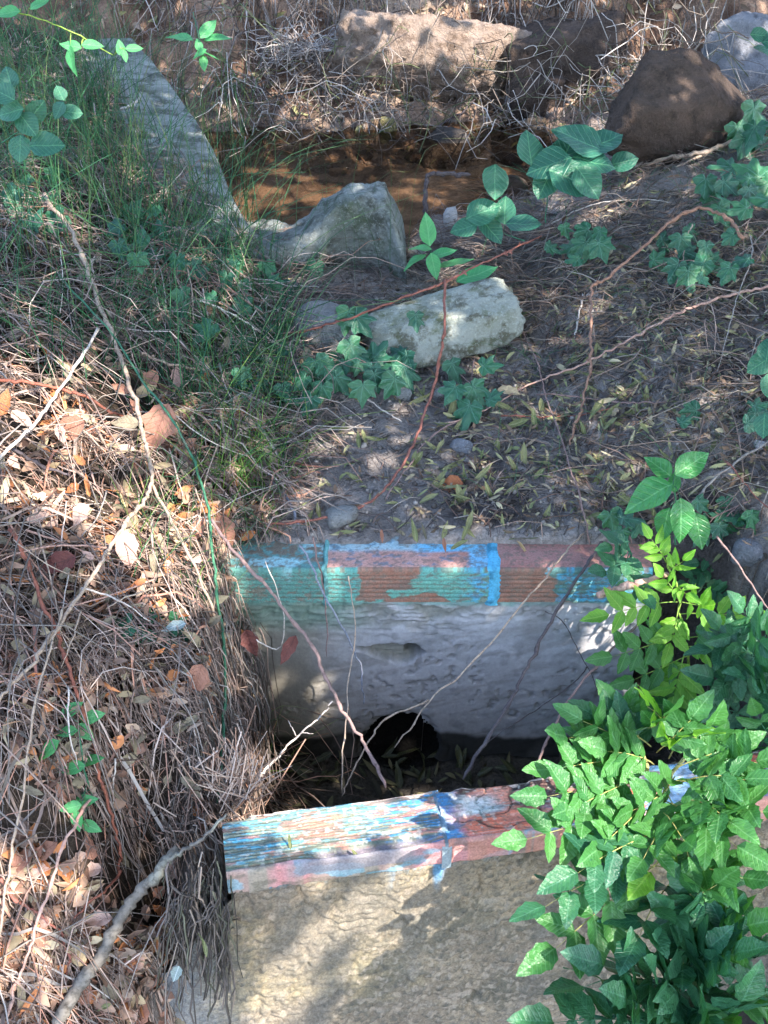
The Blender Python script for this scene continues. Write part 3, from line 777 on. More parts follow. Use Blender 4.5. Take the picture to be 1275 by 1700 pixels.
        lc = mix(pinkc, (.33, .28, .22), np.clip(sstep(.42, .58, n1) * .7 + sstep(.5, .62, n2) * .5, 0, 1)); lc = mix(lc, (.13, .12, .09), sstep(.55, .66, fbm(Sg * 40, z * 90, 1, 149, 3)) * .6)
        lc = mix(lc, lightblue * .9, sstep(.58, .63, fbm(Sg * 16, z * 40, 3, 147, 4)) * .55)
        if bi == 0: lc = mix(lc, (.24, .22, .24), sstep(.08, .13, Sg) * sstep(.34, .28, Sg) * (z > -.03) * .8)
        if bi >= 1: lc = mix(lc, (.58, .24, .17), .6 * sstep(.4, .5, n2))
        c = np.where(lip[..., None], lc, c)
        Pw = w1(Sg, t, z) - o
        b = obj('brick', grid_mesh('brick', Pw, M['brick'], c), root)
        b['label'] = ['brick with light blue striated paint', 'brick with flaking orange paint and black mould', 'brick with blue paint over orange', 'brick with blue and red paint'][bi]
        if bi == 0:   # its left end, blue too
            ring = Pw[0]; cen = w1(0, .05, -.03) - o; n = len(ring)
            V = np.vstack([ring, cen[None]]); F = np.array([(i + 1, i, n) for i in range(n - 1)])
            obj('brick_end', raw_mesh('brick_end', V, F, M['brick'], np.tile((.10, .30, .42), (n + 1, 1))), b)
    for s0 in (.352, .700, 1.05):
        tt = np.concatenate([np.linspace(W1T, .002, 40), np.full(16, -.003)]); zz_ = np.concatenate([np.zeros(40), np.linspace(-.004, -.054, 16)]); ss = np.linspace(s0 - .0055, s0 + .0105, 7)
        Sg, T = np.meshgrid(ss, tt, indexing='ij'); nn = fbm(Sg * 60, T * 60, 0, 151, 3)
        z = -.003 - .008 * (nn - .5) + zz_[None, :]
        obj('mortar_joint', grid_mesh('mortar_joint', w1(Sg, T, z) - o, M['brick'], mix((.06, .18, .32), (.35, .38, .36), nn)), root)
build_front_wall()

# ------------------------------------------------------------------ old concrete: side wall and broken lip
def loft(name, secs, mat, amp=.012, seed=0, fine=.004, parent=None, org=None):
    """secs: list of closed rings (k,3)"""
    P = np.array(secs); n, k = P.shape[:2]
    cen = P.mean(axis=1, keepdims=True); d = P - cen; d /= np.linalg.norm(d, axis=-1, keepdims=True) + 1e-9
    P = P + d * (amp * (fbm(P[..., 0] * 12, P[..., 1] * 12, P[..., 2] * 12, seed, 4) - .5) * 2 + fine * (fbm(P[..., 0] * 60, P[..., 1] * 60, P[..., 2] * 60, seed + 3, 3) - .5) * 2)[..., None]
    if org is not None: P = P - org
    idx = np.arange(n * k).reshape(n, k); nx = np.roll(idx, -1, 1)
    F = np.stack([idx[:-1], nx[:-1], nx[1:], idx[1:]], -1).reshape(-1, 4)
    V = np.vstack([P.reshape(-1, 3), P[0].mean(0)[None], P[-1].mean(0)[None]]); a = n * k
    f0 = np.array([(a, (i + 1) % k, i) for i in range(k)]); f1 = np.array([(a + 1, idx[-1, i], idx[-1, (i + 1) % k]) for i in range(k)])
    return raw_mesh(name, V, [F, f0, f1], mat)
def superring(cx, hx, cz, hz, k=36, e=.45):
    a = np.linspace(0, 2 * math.pi, k, endpoint=False)
    c, s = np.cos(a), np.sin(a)
    return cx + hx * np.sign(c) * np.abs(c) ** e, cz + hz * np.sign(s) * np.abs(s) ** e
def build_side_wall():
    edge = [(430, 385), (405, 350), (380, 300), (352, 235), (312, 172), (280, 128), (250, 92), (225, 62)]
    zs = np.linspace(.285, .42, len(edge))
    P = catmull(np.array([at_z(u, v, z) for (u, v), z in zip(edge, zs)]), 10)
    secs = []
    for i, p in enumerate(P):
        t = P[min(i + 1, len(P) - 1)] - P[max(i - 1, 0)]; t /= np.linalg.norm(t); nn = np.array([-t[1], t[0], 0]); nn /= np.linalg.norm(nn)
        r, zz = superring(.12, .12, -.22, .22, 72, .15)
        secs.append(p + r[:, None] * nn + zz[:, None] * np.array([0, 0, 1]) + .02 * (r / .3)[:, None] * np.array([0, 0, 1]))
    org = P[0].copy()
    tag(obj('concrete_side_wall', loft('concrete_side_wall', secs, M['st_conc'], .006, 5, .003, org=org), None, org), 'weathered grey concrete channel wall curving away beside the brown water', 'wall')
    # lip: profile traced at its own distance
    top = [(405, 388), (430, 392), (465, 382), (500, 368), (535, 348), (560, 326), (585, 314), (612, 308), (640, 310), (655, 340), (668, 375), (674, 410)]
    yb = 3.12; T3 = np.array([at_y(u, v, yb) for u, v in top]); xs = np.linspace(T3[0, 0], T3[-1, 0], 84); zt = np.interp(xs, T3[:, 0], T3[:, 2])
    secs = []
    for x, z in zip(xs, zt):
        h = max(z - .06, .08); dep = .11 + .03 * math.sin(x * 12) - .035 * max(0, (z - .32) / .08)
        yy, zz = superring(yb - .02, dep, z - h / 2, h / 2, 72, .36)
        lean = (zz - z) * -.35
        secs.append(np.stack([np.full(72, x), yy - lean * -.6, zz], -1))
    org = secs[40].mean(0)
    tag(obj('broken_concrete_lip', loft('broken_concrete_lip', secs, M['st_conc'], .030, 8, .009, org=org), None, org), 'broken concrete lip with raised jagged end damming the brown water', 'concrete')
build_side_wall()

def rock_mesh(name, mat, size, seed, planes=14, amp=.05, sub=3, soft=9.0, box=.95):
    import bmesh
    bm = bmesh.new(); bmesh.ops.create_icosphere(bm, subdivisions=sub, radius=1)
    V = np.array([v.co[:] for v in bm.verts]); F = np.array([[v.index for v in f.verts] for f in bm.faces]); bm.free()
    r = np.random.default_rng(seed); amp = amp * 1.7
    Np = r.normal(0, 1, (planes, 3)); Np /= np.linalg.norm(Np, axis=1, keepdims=True)
    Np = np.vstack([Np, np.eye(3), -np.eye(3)]); d = np.concatenate([r.uniform(.75, 1.05, planes), np.full(6, box)])
    dots = np.maximum(V @ Np.T, 1e-3) / d[None]
    rad = 1 / (np.sum(dots ** soft, axis=1) ** (1 / soft))
    rad *= 1 + amp * (fbm(V[:, 0] * 2.2 + seed, V[:, 1] * 2.2, V[:, 2] * 2.2, seed, 4) - .5) * 2 + amp * .6 * (fbm(V[:, 0] * 8 + seed, V[:, 1] * 9, V[:, 2] * 9, seed, 3) - .5) * 2 + (amp * .3 * (fbm(V[:, 0] * 26 + seed, V[:, 1] * 26, V[:, 2] * 26, seed + 2, 2) - .5) * 2 if sub > 3 else 0)
    return raw_mesh(name, V * rad[:, None] * np.array(size), F, mat)
def stone(label, u, v, wpx, hpx, mat, rot=0, flat=.7, sink=.25, tilt=(0, 0), name='stone', sub=3, seed=None, soft=9, planes=14, depth=None, group=None, at=None, amp=.05, box=.95):
    """u,v: the picture position of its middle; wpx,hpx its size in the picture"""
    seed = seed or int(u * 7 + v); base = at if at is not None else at_g(u, v + hpx * .42)
    s = mpp(base) * .5; w = wpx * s; h = hpx * s / .85 * flat + .004; dpt = depth or w * .75
    me = rock_mesh(name, M[mat], (w, dpt, h), seed, planes, amp, sub, soft, box)
    o = obj(name, me, None, (base[0], base[1] + dpt * .6, base[2] + h * (1 - 2 * sink)))
    o.rotation_euler = (math.radians(tilt[0]), math.radians(tilt[1]), math.radians(rot))
    return tag(o, label, 'stone', group)
stone('large pale lichened boulder, oblong, lying below the concrete lip', 735, 530, 235, 100, 'st_pale', rot=16, flat=.74, sink=.12, tilt=(-14, -10), sub=5, seed=9, soft=12, planes=9, depth=.085, amp=.06, box=1.06, name='boulder', at=at_g(735, 588))
stone('grey stone with brown broken face left of the pale boulder', 540, 550, 120, 90, 'st_grey', rot=-20, flat=.9, sub=4, seed=21, soft=14, planes=9)
stone('whitish upright pointed stone at the near edge of the water', 748, 366, 30, 44, 'st_white', rot=30, flat=.8, sink=.1, sub=2)
stone('large flat brown boulder under twigs on the far bank', 1130, 200, 250, 140, 'st_brown', rot=-14, flat=.78, sink=.2, tilt=(30, 12), sub=5, seed=27, soft=40, planes=13, amp=.06, box=1.3, depth=.17, name='boulder')
stone('broad pale earthy rock face in the sunny far bank', 710, 115, 330, 170, 'st_earth', rot=6, flat=.85, sink=.42, tilt=(-30, 3), sub=6, seed=75, soft=10, planes=14, name='boulder', depth=.26, at=at_g(710, 165), amp=.085, box=1.15)
stone('tall brown earth covered boulder behind the flat one on the far bank', 945, 95, 190, 125, 'st_brown', rot=10, flat=1.0, sink=.4, tilt=(18, -8), sub=5, seed=33, soft=40, planes=9, amp=.05, box=1.1, name='boulder')
stone('brown slab stone leaning near small pale stone on far shore', 888, 172, 92, 62, 'st_brown', rot=15, flat=.9, sink=.05, sub=4, seed=5, soft=18, planes=6, depth=.06)
stone('small pale stone left of the leaning brown slab stone', 852, 164, 30, 28, 'st_white', seed=8)
stone('little square brown brick fragment beneath the leaning slab stone', 890, 203, 34, 20, 'st_tan', seed=6, soft=20, planes=3)
stone('tan stone on the far shore right of the wet dark stone', 800, 214, 46, 32, 'st_tan', rot=20, seed=17)
stone('wet dark stone standing in the water at the far shore', 745, 255, 90, 52, 'st_dark', rot=-5, flat=1, sink=.1, sub=4, seed=44, soft=14, planes=8)
stone('rounded yellowish stone at the far water edge', 645, 220, 30, 38, 'st_yell', flat=1, seed=19, sink=.1)
stone('small brown stone left of the rounded yellowish stone', 622, 214, 22, 32, 'st_tan', flat=1, seed=20)
stone('whitish stone embedded in the sandy far bank', 795, 118, 34, 40, 'st_white', rot=40, flat=.8, seed=25)
stone('bluish stone beneath the round leaved plant', 855, 305, 50, 34, 'st_blue', rot=10, seed=26)
stone('small bluish stone close to the whitish upright stone', 826, 330, 36, 22, 'st_blue', seed=27)
stone('small brown stone in the water beside the bent dark branch', 690, 262, 40, 22, 'st_brown', flat=.6, sub=3)
stone('wet brown cobble in shallow water before the yellowish stone', 600, 258, 44, 20, 'st_dark', flat=.6, sub=3)
stone('tan cobble in the shallow water behind the lip', 560, 285, 36, 16, 'st_tan', flat=.6, sub=3)
stone('low dark stone in the water right of the bent branch', 800, 285, 60, 26, 'st_dark', flat=.6, sub=3)
stone('brown stone under the round leaved plant at the water', 845, 262, 50, 30, 'st_brown', flat=.6, sub=3)
stone('grey stone half buried before the concrete lip', 690, 420, 40, 26, 'st_grey', flat=.6, sub=3)
stone('brown clod by the foot of the concrete lip', 455, 470, 46, 28, 'st_brown', flat=.6, sub=3)
stone('big pale grey rock at the far bank beside the flat brown boulder', 1262, 105, 190, 130, 'st_blue', rot=12, flat=1, sub=5, seed=61, soft=16, planes=9, amp=.07, box=1.0, name='boulder', depth=.16)
stone('flat grey stone lying just above the blue painted coping', 570, 861, 58, 34, 'st_grey', rot=15, flat=.6, sub=3, seed=33, sink=.1)
stone('small bluish stone on the dark soil', 765, 740, 44, 26, 'st_blue', rot=-25, flat=.7, seed=34)
stone('greenish stone beside the twin ivy sprigs under the pale boulder', 735, 652, 34, 24, 'st_grey', seed=35)
stone('little grey stone just below the ivy cluster', 668, 656, 34, 20, 'st_grey', rot=12, seed=36)
stone('pale pebble beside the soil bank right of the broad leaves', 1262, 740, 24, 18, 'st_white', seed=37)
stone('grey stone showing behind the small leaved shrub', 1250, 915, 70, 60, 'st_blue', seed=38)

# ------------------------------------------------------------------ loose cover: straw, grass, litter, roots (uncountable)
def strands(n, xy, length, theta, r, col, off=(.0, .05), arch=.25, curl=.6, k=5, lift=0.0, follow=1.0, seg_min=.004):
    """lines lying over the ground; xy (n,2) starts, theta (n) heading in plan"""
    L = length; t = np.linspace(0, 1, k)
    bend = RNG.normal(0, curl, n)
    th = theta[:, None] + bend[:, None] * (t[None] - .5)
    step = L[:, None] / (k - 1)
    dx = np.cumsum(np.cos(th) * step, 1) - np.cos(th) * step; dy = np.cumsum(np.sin(th) * step, 1) - np.sin(th) * step
    X = xy[:, 0:1] + dx; Y = xy[:, 1:2] + dy
    o0 = RNG.uniform(off[0], off[1], n)[:, None]
    zg = ground(X, Y); z0 = zg.mean(1, keepdims=True) + (zg - zg.mean(1, keepdims=True)) * follow
    Z = z0 + o0 + arch * L[:, None] * (np.sin(math.pi * t)[None] * RNG.uniform(-.1, .6, n)[:, None]) + lift * L[:, None] * t[None]
    Z = np.maximum(Z, zg + .001)
    Z += RNG.normal(0, 1, Z.shape) * (.03 * L[:, None])
    P = np.stack([X, Y, Z], -1)
    R = r[:, None] * np.linspace(1, .55, k)[None]
    return tubes(P, R, col)
def pal(cols, n, jit=.18):
    cols = np.array(cols); c = cols[RNG.integers(0, len(cols), n)]
    return c * (1 + RNG.normal(0, jit, (n, 1)))
STRAW = [(.40, .285, .23), (.33, .235, .19), (.24, .17, .135), (.17, .12, .095), (.50, .39, .33), (.11, .075, .058), (.34, .19, .14)]
GREYSTRAW = [(.24, .20, .175), (.16, .135, .115), (.36, .31, .27), (.09, .072, .06), (.25, .17, .135)]

def bank_xy(n, y0, y1, w, edge=.0, pw=1.0, clump=.40):
    n3 = n * 4; y = RNG.uniform(y0, y1, n3); d = w * RNG.uniform(0, 1, n3) ** pw; x = edge_left(y) + edge - d
    ok = (fbm(x * 11, y * 11, 0, 77, 3) > clump) & ((((x + .385) / .075) ** 2 + ((y - 1.36) / .10) ** 2) > 1)
    i = np.nonzero(ok)[0][:n]; i = np.resize(i, n)
    return np.stack([x[i], y[i]], -1)

def build_straw():
    H = Heap()
    n = 4600; xy = bank_xy(n, 1.0, 2.35, .78, .03, 1.0, .50)
    th = np.where(RNG.uniform(0, 1, n) < .7, RNG.uniform(0, 2 * math.pi, n), RNG.normal(-.9, .6, n))
    H.add(*strands(n, xy, RNG.uniform(.03, .16, n), th, RNG.uniform(.0006, .0019, n), pal(STRAW, n, .3), (.0, .045), curl=1.1, arch=.4))
    n = 1250; xy = bank_xy(n, 1.0, 3.2, .95, .05)
    H.add(*strands(n, xy, RNG.uniform(.14, .38, n), RNG.normal(-.85, .95, n), RNG.uniform(.0007, .0022, n), pal(STRAW + GREYSTRAW, n, .3), (.02, .08), k=7, follow=.8, curl=1.0))
    n = 3000; xy = bank_xy(n, 2.2, 4.2, .85, .06, 1.0, .44)
    H.add(*strands(n, xy, RNG.uniform(.06, .28, n), RNG.uniform(0, 2 * math.pi, n), RNG.uniform(.0007, .0016, n), pal(GREYSTRAW + STRAW[2:4], n), (.0, .06)))
    # grass hair falling over the edge of the bank
    n = 700; y = RNG.uniform(1.36, 2.05, n); x = edge_left(y) - RNG.uniform(-.01, .10, n); k = 7; t = np.linspace(0, 1, k)
    L = RNG.uniform(.08, .34, n); out = RNG.uniform(.1, .5, n) * L * .5; th = RNG.normal(-.5, .5, n)
    z0 = np.maximum(ground(x, y), -.1) + RNG.uniform(0, .05, n)
    X = x[:, None] + (out * np.cos(th))[:, None] * np.sqrt(t)[None]; Yy = y[:, None] + (out * np.sin(th))[:, None] * np.sqrt(t)[None]
    Z = z0[:, None] - L[:, None] * (t ** 1.6)[None] + .03 * np.sin(t * 3.14)[None]
    P = np.stack([X, Yy, Z], -1) + RNG.normal(0, .004, (n, k, 3))
    H.add(*tubes(P, RNG.uniform(.0006, .0015, n)[:, None] * np.ones(k), pal(GREYSTRAW + STRAW[:3], n)))
    # matted dark roots at the left end of the front wall
    n = 110; s = -.002 - .09 * RNG.uniform(0, 1, n) ** 1.4; L = RNG.uniform(.06, .2, n); z0 = RNG.uniform(-.12, .03, n)
    base = w1(s, RNG.uniform(-.05, .03, n), z0)
    P = base[:, None, :] + np.stack([-.25 * L[:, None] * t[None] * RNG.uniform(-.1, .9, (n, 1)), -.25 * L[:, None] * t[None], -L[:, None] * t[None] ** 1.1], -1) + np.cumsum(RNG.normal(0, .006, (n, k, 3)), 1)
    H.add(*tubes(P, RNG.uniform(.0008, .0022, n)[:, None] * np.ones(k), pal([(.13, .11, .10), (.20, .165, .14), (.08, .07, .06), (.28, .23, .19), (.13, .13, .09)], n, .3)))
    # tuft at the pit's near left corner, sunlight put into its pale colours
    n = 150; c = at_y(404, 1322, 1.44); x = c[0] + RNG.normal(0, .03, n) - .02; y = c[1] + RNG.normal(0, .025, n); L = RNG.uniform(.03, .09, n)
    th = RNG.uniform(0, 6.28, n); lean = RNG.uniform(.3, 1.3, n) * L
    P = np.stack([x[:, None] + (lean * np.cos(th))[:, None] * t, y[:, None] + (lean * np.sin(th))[:, None] * t, (-.05 + RNG.uniform(-.06, .06, n))[:, None] + L[:, None] * t], -1)
    H.add(*tubes(P, RNG.uniform(.0006, .0017, n)[:, None] * np.ones(k), pal([(.55, .38, .29), (.45, .30, .22), (.60, .46, .38), (.34, .2, .14)], n)))
    # right bank
    n = 3000; y = RNG.uniform(1.75, 4.0, n); x = RNG.uniform(.30, 1.35, n)
    m = (y > 2.75) | (RNG.uniform(0, 1, n) < sstep(.35, .75, x) * .7 + .06); x, y = x[m], y[m]; n = len(x)
    H.add(*strands(n, np.stack([x, y], -1), RNG.uniform(.03, .22, n), RNG.normal(2.6, .9, n), RNG.uniform(.0006, .0018, n), pal(GREYSTRAW + STRAW[1:4], n), (.0, .035)))
    n = 700; y = RNG.uniform(2.75, 3.4, n); x = RNG.uniform(-.3, .5, n)
    H.add(*strands(n, np.stack([x, y], -1), RNG.uniform(.05, .25, n), RNG.normal(2.7, .7, n), RNG.uniform(.0006, .0015, n), pal(GREYSTRAW + STRAW[1:4], n), (.0, .03)))
    for n, y0, y1, w, cols in ((1900, 1.0, 2.3, .8, STRAW + [(.52, .26, .17), (.38, .17, .12)]), (900, 2.2, 4.1, .8, GREYSTRAW), (350, 1.0, 1.5, .5, GREYSTRAW)):
        xy = bank_xy(n, y0, y1, w, .03); k = 6; t = np.linspace(0, 1, k); L = .03 + .15 * RNG.uniform(0, 1, n) ** 1.5; th = RNG.normal(-.9, .9, n)
        X = xy[:, :1] + (np.cos(th) * L)[:, None] * t; Y = xy[:, 1:] + (np.sin(th) * L)[:, None] * t
        Z = ground(X, Y) + RNG.uniform(.0, .04, n)[:, None] + (L * RNG.uniform(-.1, .25, n))[:, None] * np.sin(3.14 * t) + RNG.normal(0, .004, (n, k))
        nn = gnormal(xy[:, 0], xy[:, 1]) + RNG.normal(0, .5, (n, 3)); nn /= np.linalg.norm(nn, axis=1, keepdims=True)
        H.add(*ribbons(np.stack([X, Y, Z], -1), (.0008 + .0024 * RNG.uniform(0, 1, n) ** 2)[:, None] * np.array([.5, 1, 1, .9, .6, .1]), nn, pal(cols, n, .22)))
    H.build('dry_grass', M['straw'], 'dry straw and dead grass matted over the banks', 'dry grass')
build_straw()

def build_green_grass():
    H = Heap(); k = 6; t = np.linspace(0, 1, k)
    G = [(.035, .13, .06), (.05, .17, .07), (.03, .11, .06), (.07, .18, .075), (.11, .2, .08)]
    def tuft(n, x, y, L, th, lean, w, cols, droop=.35):
        z = ground(x, y)
        X = x[:, None] + (L * lean * np.cos(th))[:, None] * t[None] ** 1.5; Y = y[:, None] + (L * lean * np.sin(th))[:, None] * t[None] ** 1.5
        Z = z[:, None] + L[:, None] * (t[None] - droop * lean[:, None] * t[None] ** 2.4)
        P = np.stack([X, Y, Z], -1) + RNG.normal(0, .003, (n, k, 3)) * t[None, :, None]
        H.add(*tubes(P, w[:, None] * np.linspace(1, .25, k)[None], cols))
    n = 2700; y = RNG.uniform(2.2, 4.3, n); x = edge_left(y) - .9 * RNG.uniform(-.06, 1, n) ** 1.2
    d = fbm(x * 4, y * 3, 0, 200, 3) > .36; x, y = x[d], y[d]; n = len(x)
    x = np.where(np.isnan(x), -.6, x)
    tuft(n, x, y, .09 + .36 * RNG.uniform(0, 1, n) ** 1.8, RNG.uniform(0, 6.28, n), RNG.uniform(.1, 1.2, n), RNG.uniform(.0006, .0021, n), pal(G, n, .3))
    n = 420; y = RNG.uniform(1.75, 2.6, n); x = edge_left(y) - RNG.uniform(-.05, .22, n)
    tuft(n, x, y, RNG.uniform(.05, .24, n), RNG.uniform(0, 6.28, n), RNG.uniform(.2, 1.1, n), RNG.uniform(.0006, .0013, n), pal(G + [(.22, .36, .07), (.18, .30, .06)], n))
    # the bright tuft where bank meets soil
    c = at_g(415, 800); n = 160; x = c[0] + RNG.normal(0, .035, n); y = c[1] + RNG.normal(0, .06, n)
    tuft(n, x, y, RNG.uniform(.05, .16, n), RNG.uniform(0, 6.28, n), RNG.uniform(.2, 1.0, n), RNG.uniform(.0007, .0014, n), pal([(.12, .28, .05), (.20, .38, .06), (.08, .2, .05)], n))
    n = 330; u = RNG.uniform(10, 430, n); base = np.array([at_g(a, b) for a, b in zip(u, RNG.uniform(170, 470, n))])
    tuft(n, base[:, 0], base[:, 1], RNG.uniform(.22, .52, n), RNG.uniform(0, 6.28, n), RNG.uniform(.0, .6, n), RNG.uniform(.0008, .0016, n), pal(G + [(.16, .22, .08)], n))
    # thin tall stems standing before the water
    n = 34; u = RNG.uniform(330, 690, n); base = np.array([at_g(a, b) for a, b in zip(u, RNG.uniform(400, 470, n))])
    tuft(n, base[:, 0], base[:, 1], RNG.uniform(.18, .42, n), RNG.uniform(0, 6.28, n), RNG.uniform(.0, .35, n), RNG.uniform(.0006, .0010, n), pal([(.06, .15, .06), (.10, .17, .07)], n))
    n = 500; x = RNG.uniform(.2, 1.3, n); y = RNG.uniform(2.1, 3.6, n)
    tuft(n, x, y, RNG.uniform(.03, .12, n), RNG.uniform(0, 6.28, n), RNG.uniform(.6, 1.4, n), RNG.uniform(.0006, .0012, n), pal(G, n))
    H.build('green_grass', M['blade'], 'thin green grass growing over the left bank', 'grass')
build_green_grass()

def build_litter():
    H = Heap(); k = 4; t = np.linspace(0, 1, k)
    def blades(x, y, L, W, cols, off=.012, tilt=.35):
        n = len(x); th = RNG.uniform(0, 6.28, n); nn = gnormal(x, y) + RNG.normal(0, tilt, (n, 3)); nn /= np.linalg.norm(nn, axis=1, keepdims=True)
        d = np.stack([np.cos(th), np.sin(th), np.zeros(n)], -1); d -= nn * np.sum(d * nn, 1, keepdims=True); d /= np.linalg.norm(d, axis=1, keepdims=True)
        c = np.stack([x, y, ground(x, y) + RNG.uniform(.001, off, n)], -1)
        bow = RNG.uniform(-.25, .25, n)
        P = c[:, None] + d[:, None] * (L[:, None] * (t - .5)[None])[..., None] + nn[:, None] * (L * bow)[:, None, None] * (np.sin(math.pi * t) - .5)[None, :, None]
        Wd = W[:, None] * np.array([.25, 1, .9, .1])[None]
        H.add(*ribbons(P, Wd, nn, cols))
    LIT = [(.34, .31, .15), (.38, .32, .2), (.16, .13, .08), (.10, .075, .055), (.28, .21, .14), (.17, .18, .08), (.22, .14, .09), (.08, .06, .05)]
    # soil between the walls and the stones
    n = 4200; y = RNG.uniform(2.0, 3.0, n); x = RNG.uniform(-.28, 1.1, n); m = (RNG.uniform(0, 1, n) < .35 + .65 * sstep(.0, .2, x)); x, y = x[m], y[m]; n = len(x)
    blades(x, y, RNG.uniform(.012, .045, n), RNG.uniform(.0015, .0045, n), pal(LIT, n, .25))
    # dead leaf bits in the left bank
    DL = [(.40, .25, .17), (.30, .18, .12), (.46, .33, .24), (.22, .14, .10), (.50, .20, .08), (.18, .10, .07), (.34, .27, .17)]
    n = 4200; xy = bank_xy(n, 1.0, 2.4, .8, .0); blades(xy[:, 0], xy[:, 1], RNG.uniform(.015, .055, n), RNG.uniform(.003, .011, n), pal(DL, n, .3), .05, .9)
    n = 1300; xy = bank_xy(n, 2.3, 4.2, .85, .0); blades(xy[:, 0], xy[:, 1], RNG.uniform(.015, .06, n), RNG.uniform(.003, .010, n), pal([(.24, .19, .15), (.15, .11, .085), (.32, .27, .22), (.10, .12, .06)], n, .3), .05, .9)
    n = 900; y = RNG.uniform(.95, 1.3, n); x = RNG.uniform(-.75, -.33, n); blades(x, y, RNG.uniform(.015, .05, n), RNG.uniform(.004, .012, n), pal(DL, n, .2), .03, .6)
    # pit floor, right bank, far bank
    n = 260; y = RNG.uniform(1.45, 1.9, n); x = RNG.uniform(-.26, .46, n); blades(x, y, RNG.uniform(.02, .06, n), RNG.uniform(.003, .007, n), pal([(.10, .095, .05), (.05, .045, .03), (.15, .13, .07)], n), .02, .4)
    n = 1500; y = RNG.uniform(1.6, 3.8, n); x = RNG.uniform(.4, 1.3, n); blades(x, y, RNG.uniform(.012, .05, n), RNG.uniform(.002, .006, n), pal(LIT, n, .25), .02, .5)
    n = 1800; y = RNG.uniform(4.25, 5.2, n); x = RNG.uniform(-1.1, 1.4, n); blades(x, y, RNG.uniform(.015, .06, n), RNG.uniform(.003, .009, n), pal([(.40, .30, .22), (.28, .20, .13), (.2, .19, .09), (.15, .10, .07)], n, .2), .03, .6)
    H.build('leaf_litter', M['litter'], 'small dead leaf litter scattered over soil and banks', 'leaf litter')
    n = 2600; y = RNG.uniform(2.7, 3.8, n); x = RNG.uniform(-.15, 1.25, n); blades(x, y, RNG.uniform(.012, .06, n), RNG.uniform(.0015, .0055, n), pal(LIT + [(.34, .27, .20), (.10, .08, .06), (.26, .2, .15)], n, .3), .025, .7)
    # twig crumbs on soil
    H = Heap()
    n = 4600; y = RNG.uniform(2.0, 3.2, n); x = RNG.uniform(-.25, 1.1, n); m = (RNG.uniform(0, 1, n) < .42 + .58 * sstep(.0, .2, x)); x, y = x[m], y[m]; n = len(x)
    H.add(*strands(n, np.stack([x, y], -1), RNG.uniform(.015, .09, n), RNG.uniform(0, 6.28, n), RNG.uniform(.0006, .0019, n), pal([(.10, .08, .075), (.16, .13, .12), (.24, .2, .17), (.06, .05, .05), (.2, .12, .09)], n), (.0, .008), k=4, curl=.4))
    H.build('twig_litter', M['straw'], 'tiny broken twigs scattered over the dark soil', 'twig litter')
    # grit
    import bmesh
    bm = bmesh.new(); bmesh.ops.create_icosphere(bm, subdivisions=1, radius=1)
    V0 = np.array([v.co[:] for v in bm.verts]); F0 = np.array([[v.index for v in f.verts] for f in bm.faces]); bm.free()
    n = 3200; y = np.where(RNG.uniform(0, 1, n) < .6, RNG.uniform(1.98, 3.0, n), RNG.uniform(4.2, 5.0, n)); x = RNG.uniform(-.25, .9, n)
    s = RNG.uniform(.002, .007, n) * np.where(y > 4, 1.5, 1); c = np.stack([x, y, ground(x, y) + s * .2], -1)
    V = c[:, None] + V0[None] * s[:, None, None] * RNG.uniform(.6, 1.2, (n, 1, 3)) * (1 + RNG.normal(0, .12, (n, len(V0), 1)))
    F = (F0[None] + (np.arange(n) * len(V0))[:, None, None]).reshape(-1, 3)
    tag(obj('grit', raw_mesh('grit', V.reshape(-1, 3), F, M['litter'], np.repeat(pal([(.22, .19, .17), (.14, .115, .10), (.30, .26, .23)], n, .3), len(V0), axis=0))), 'pale grit and pebbles scattered over soil', 'grit', None, 'stuff')
build_litter()

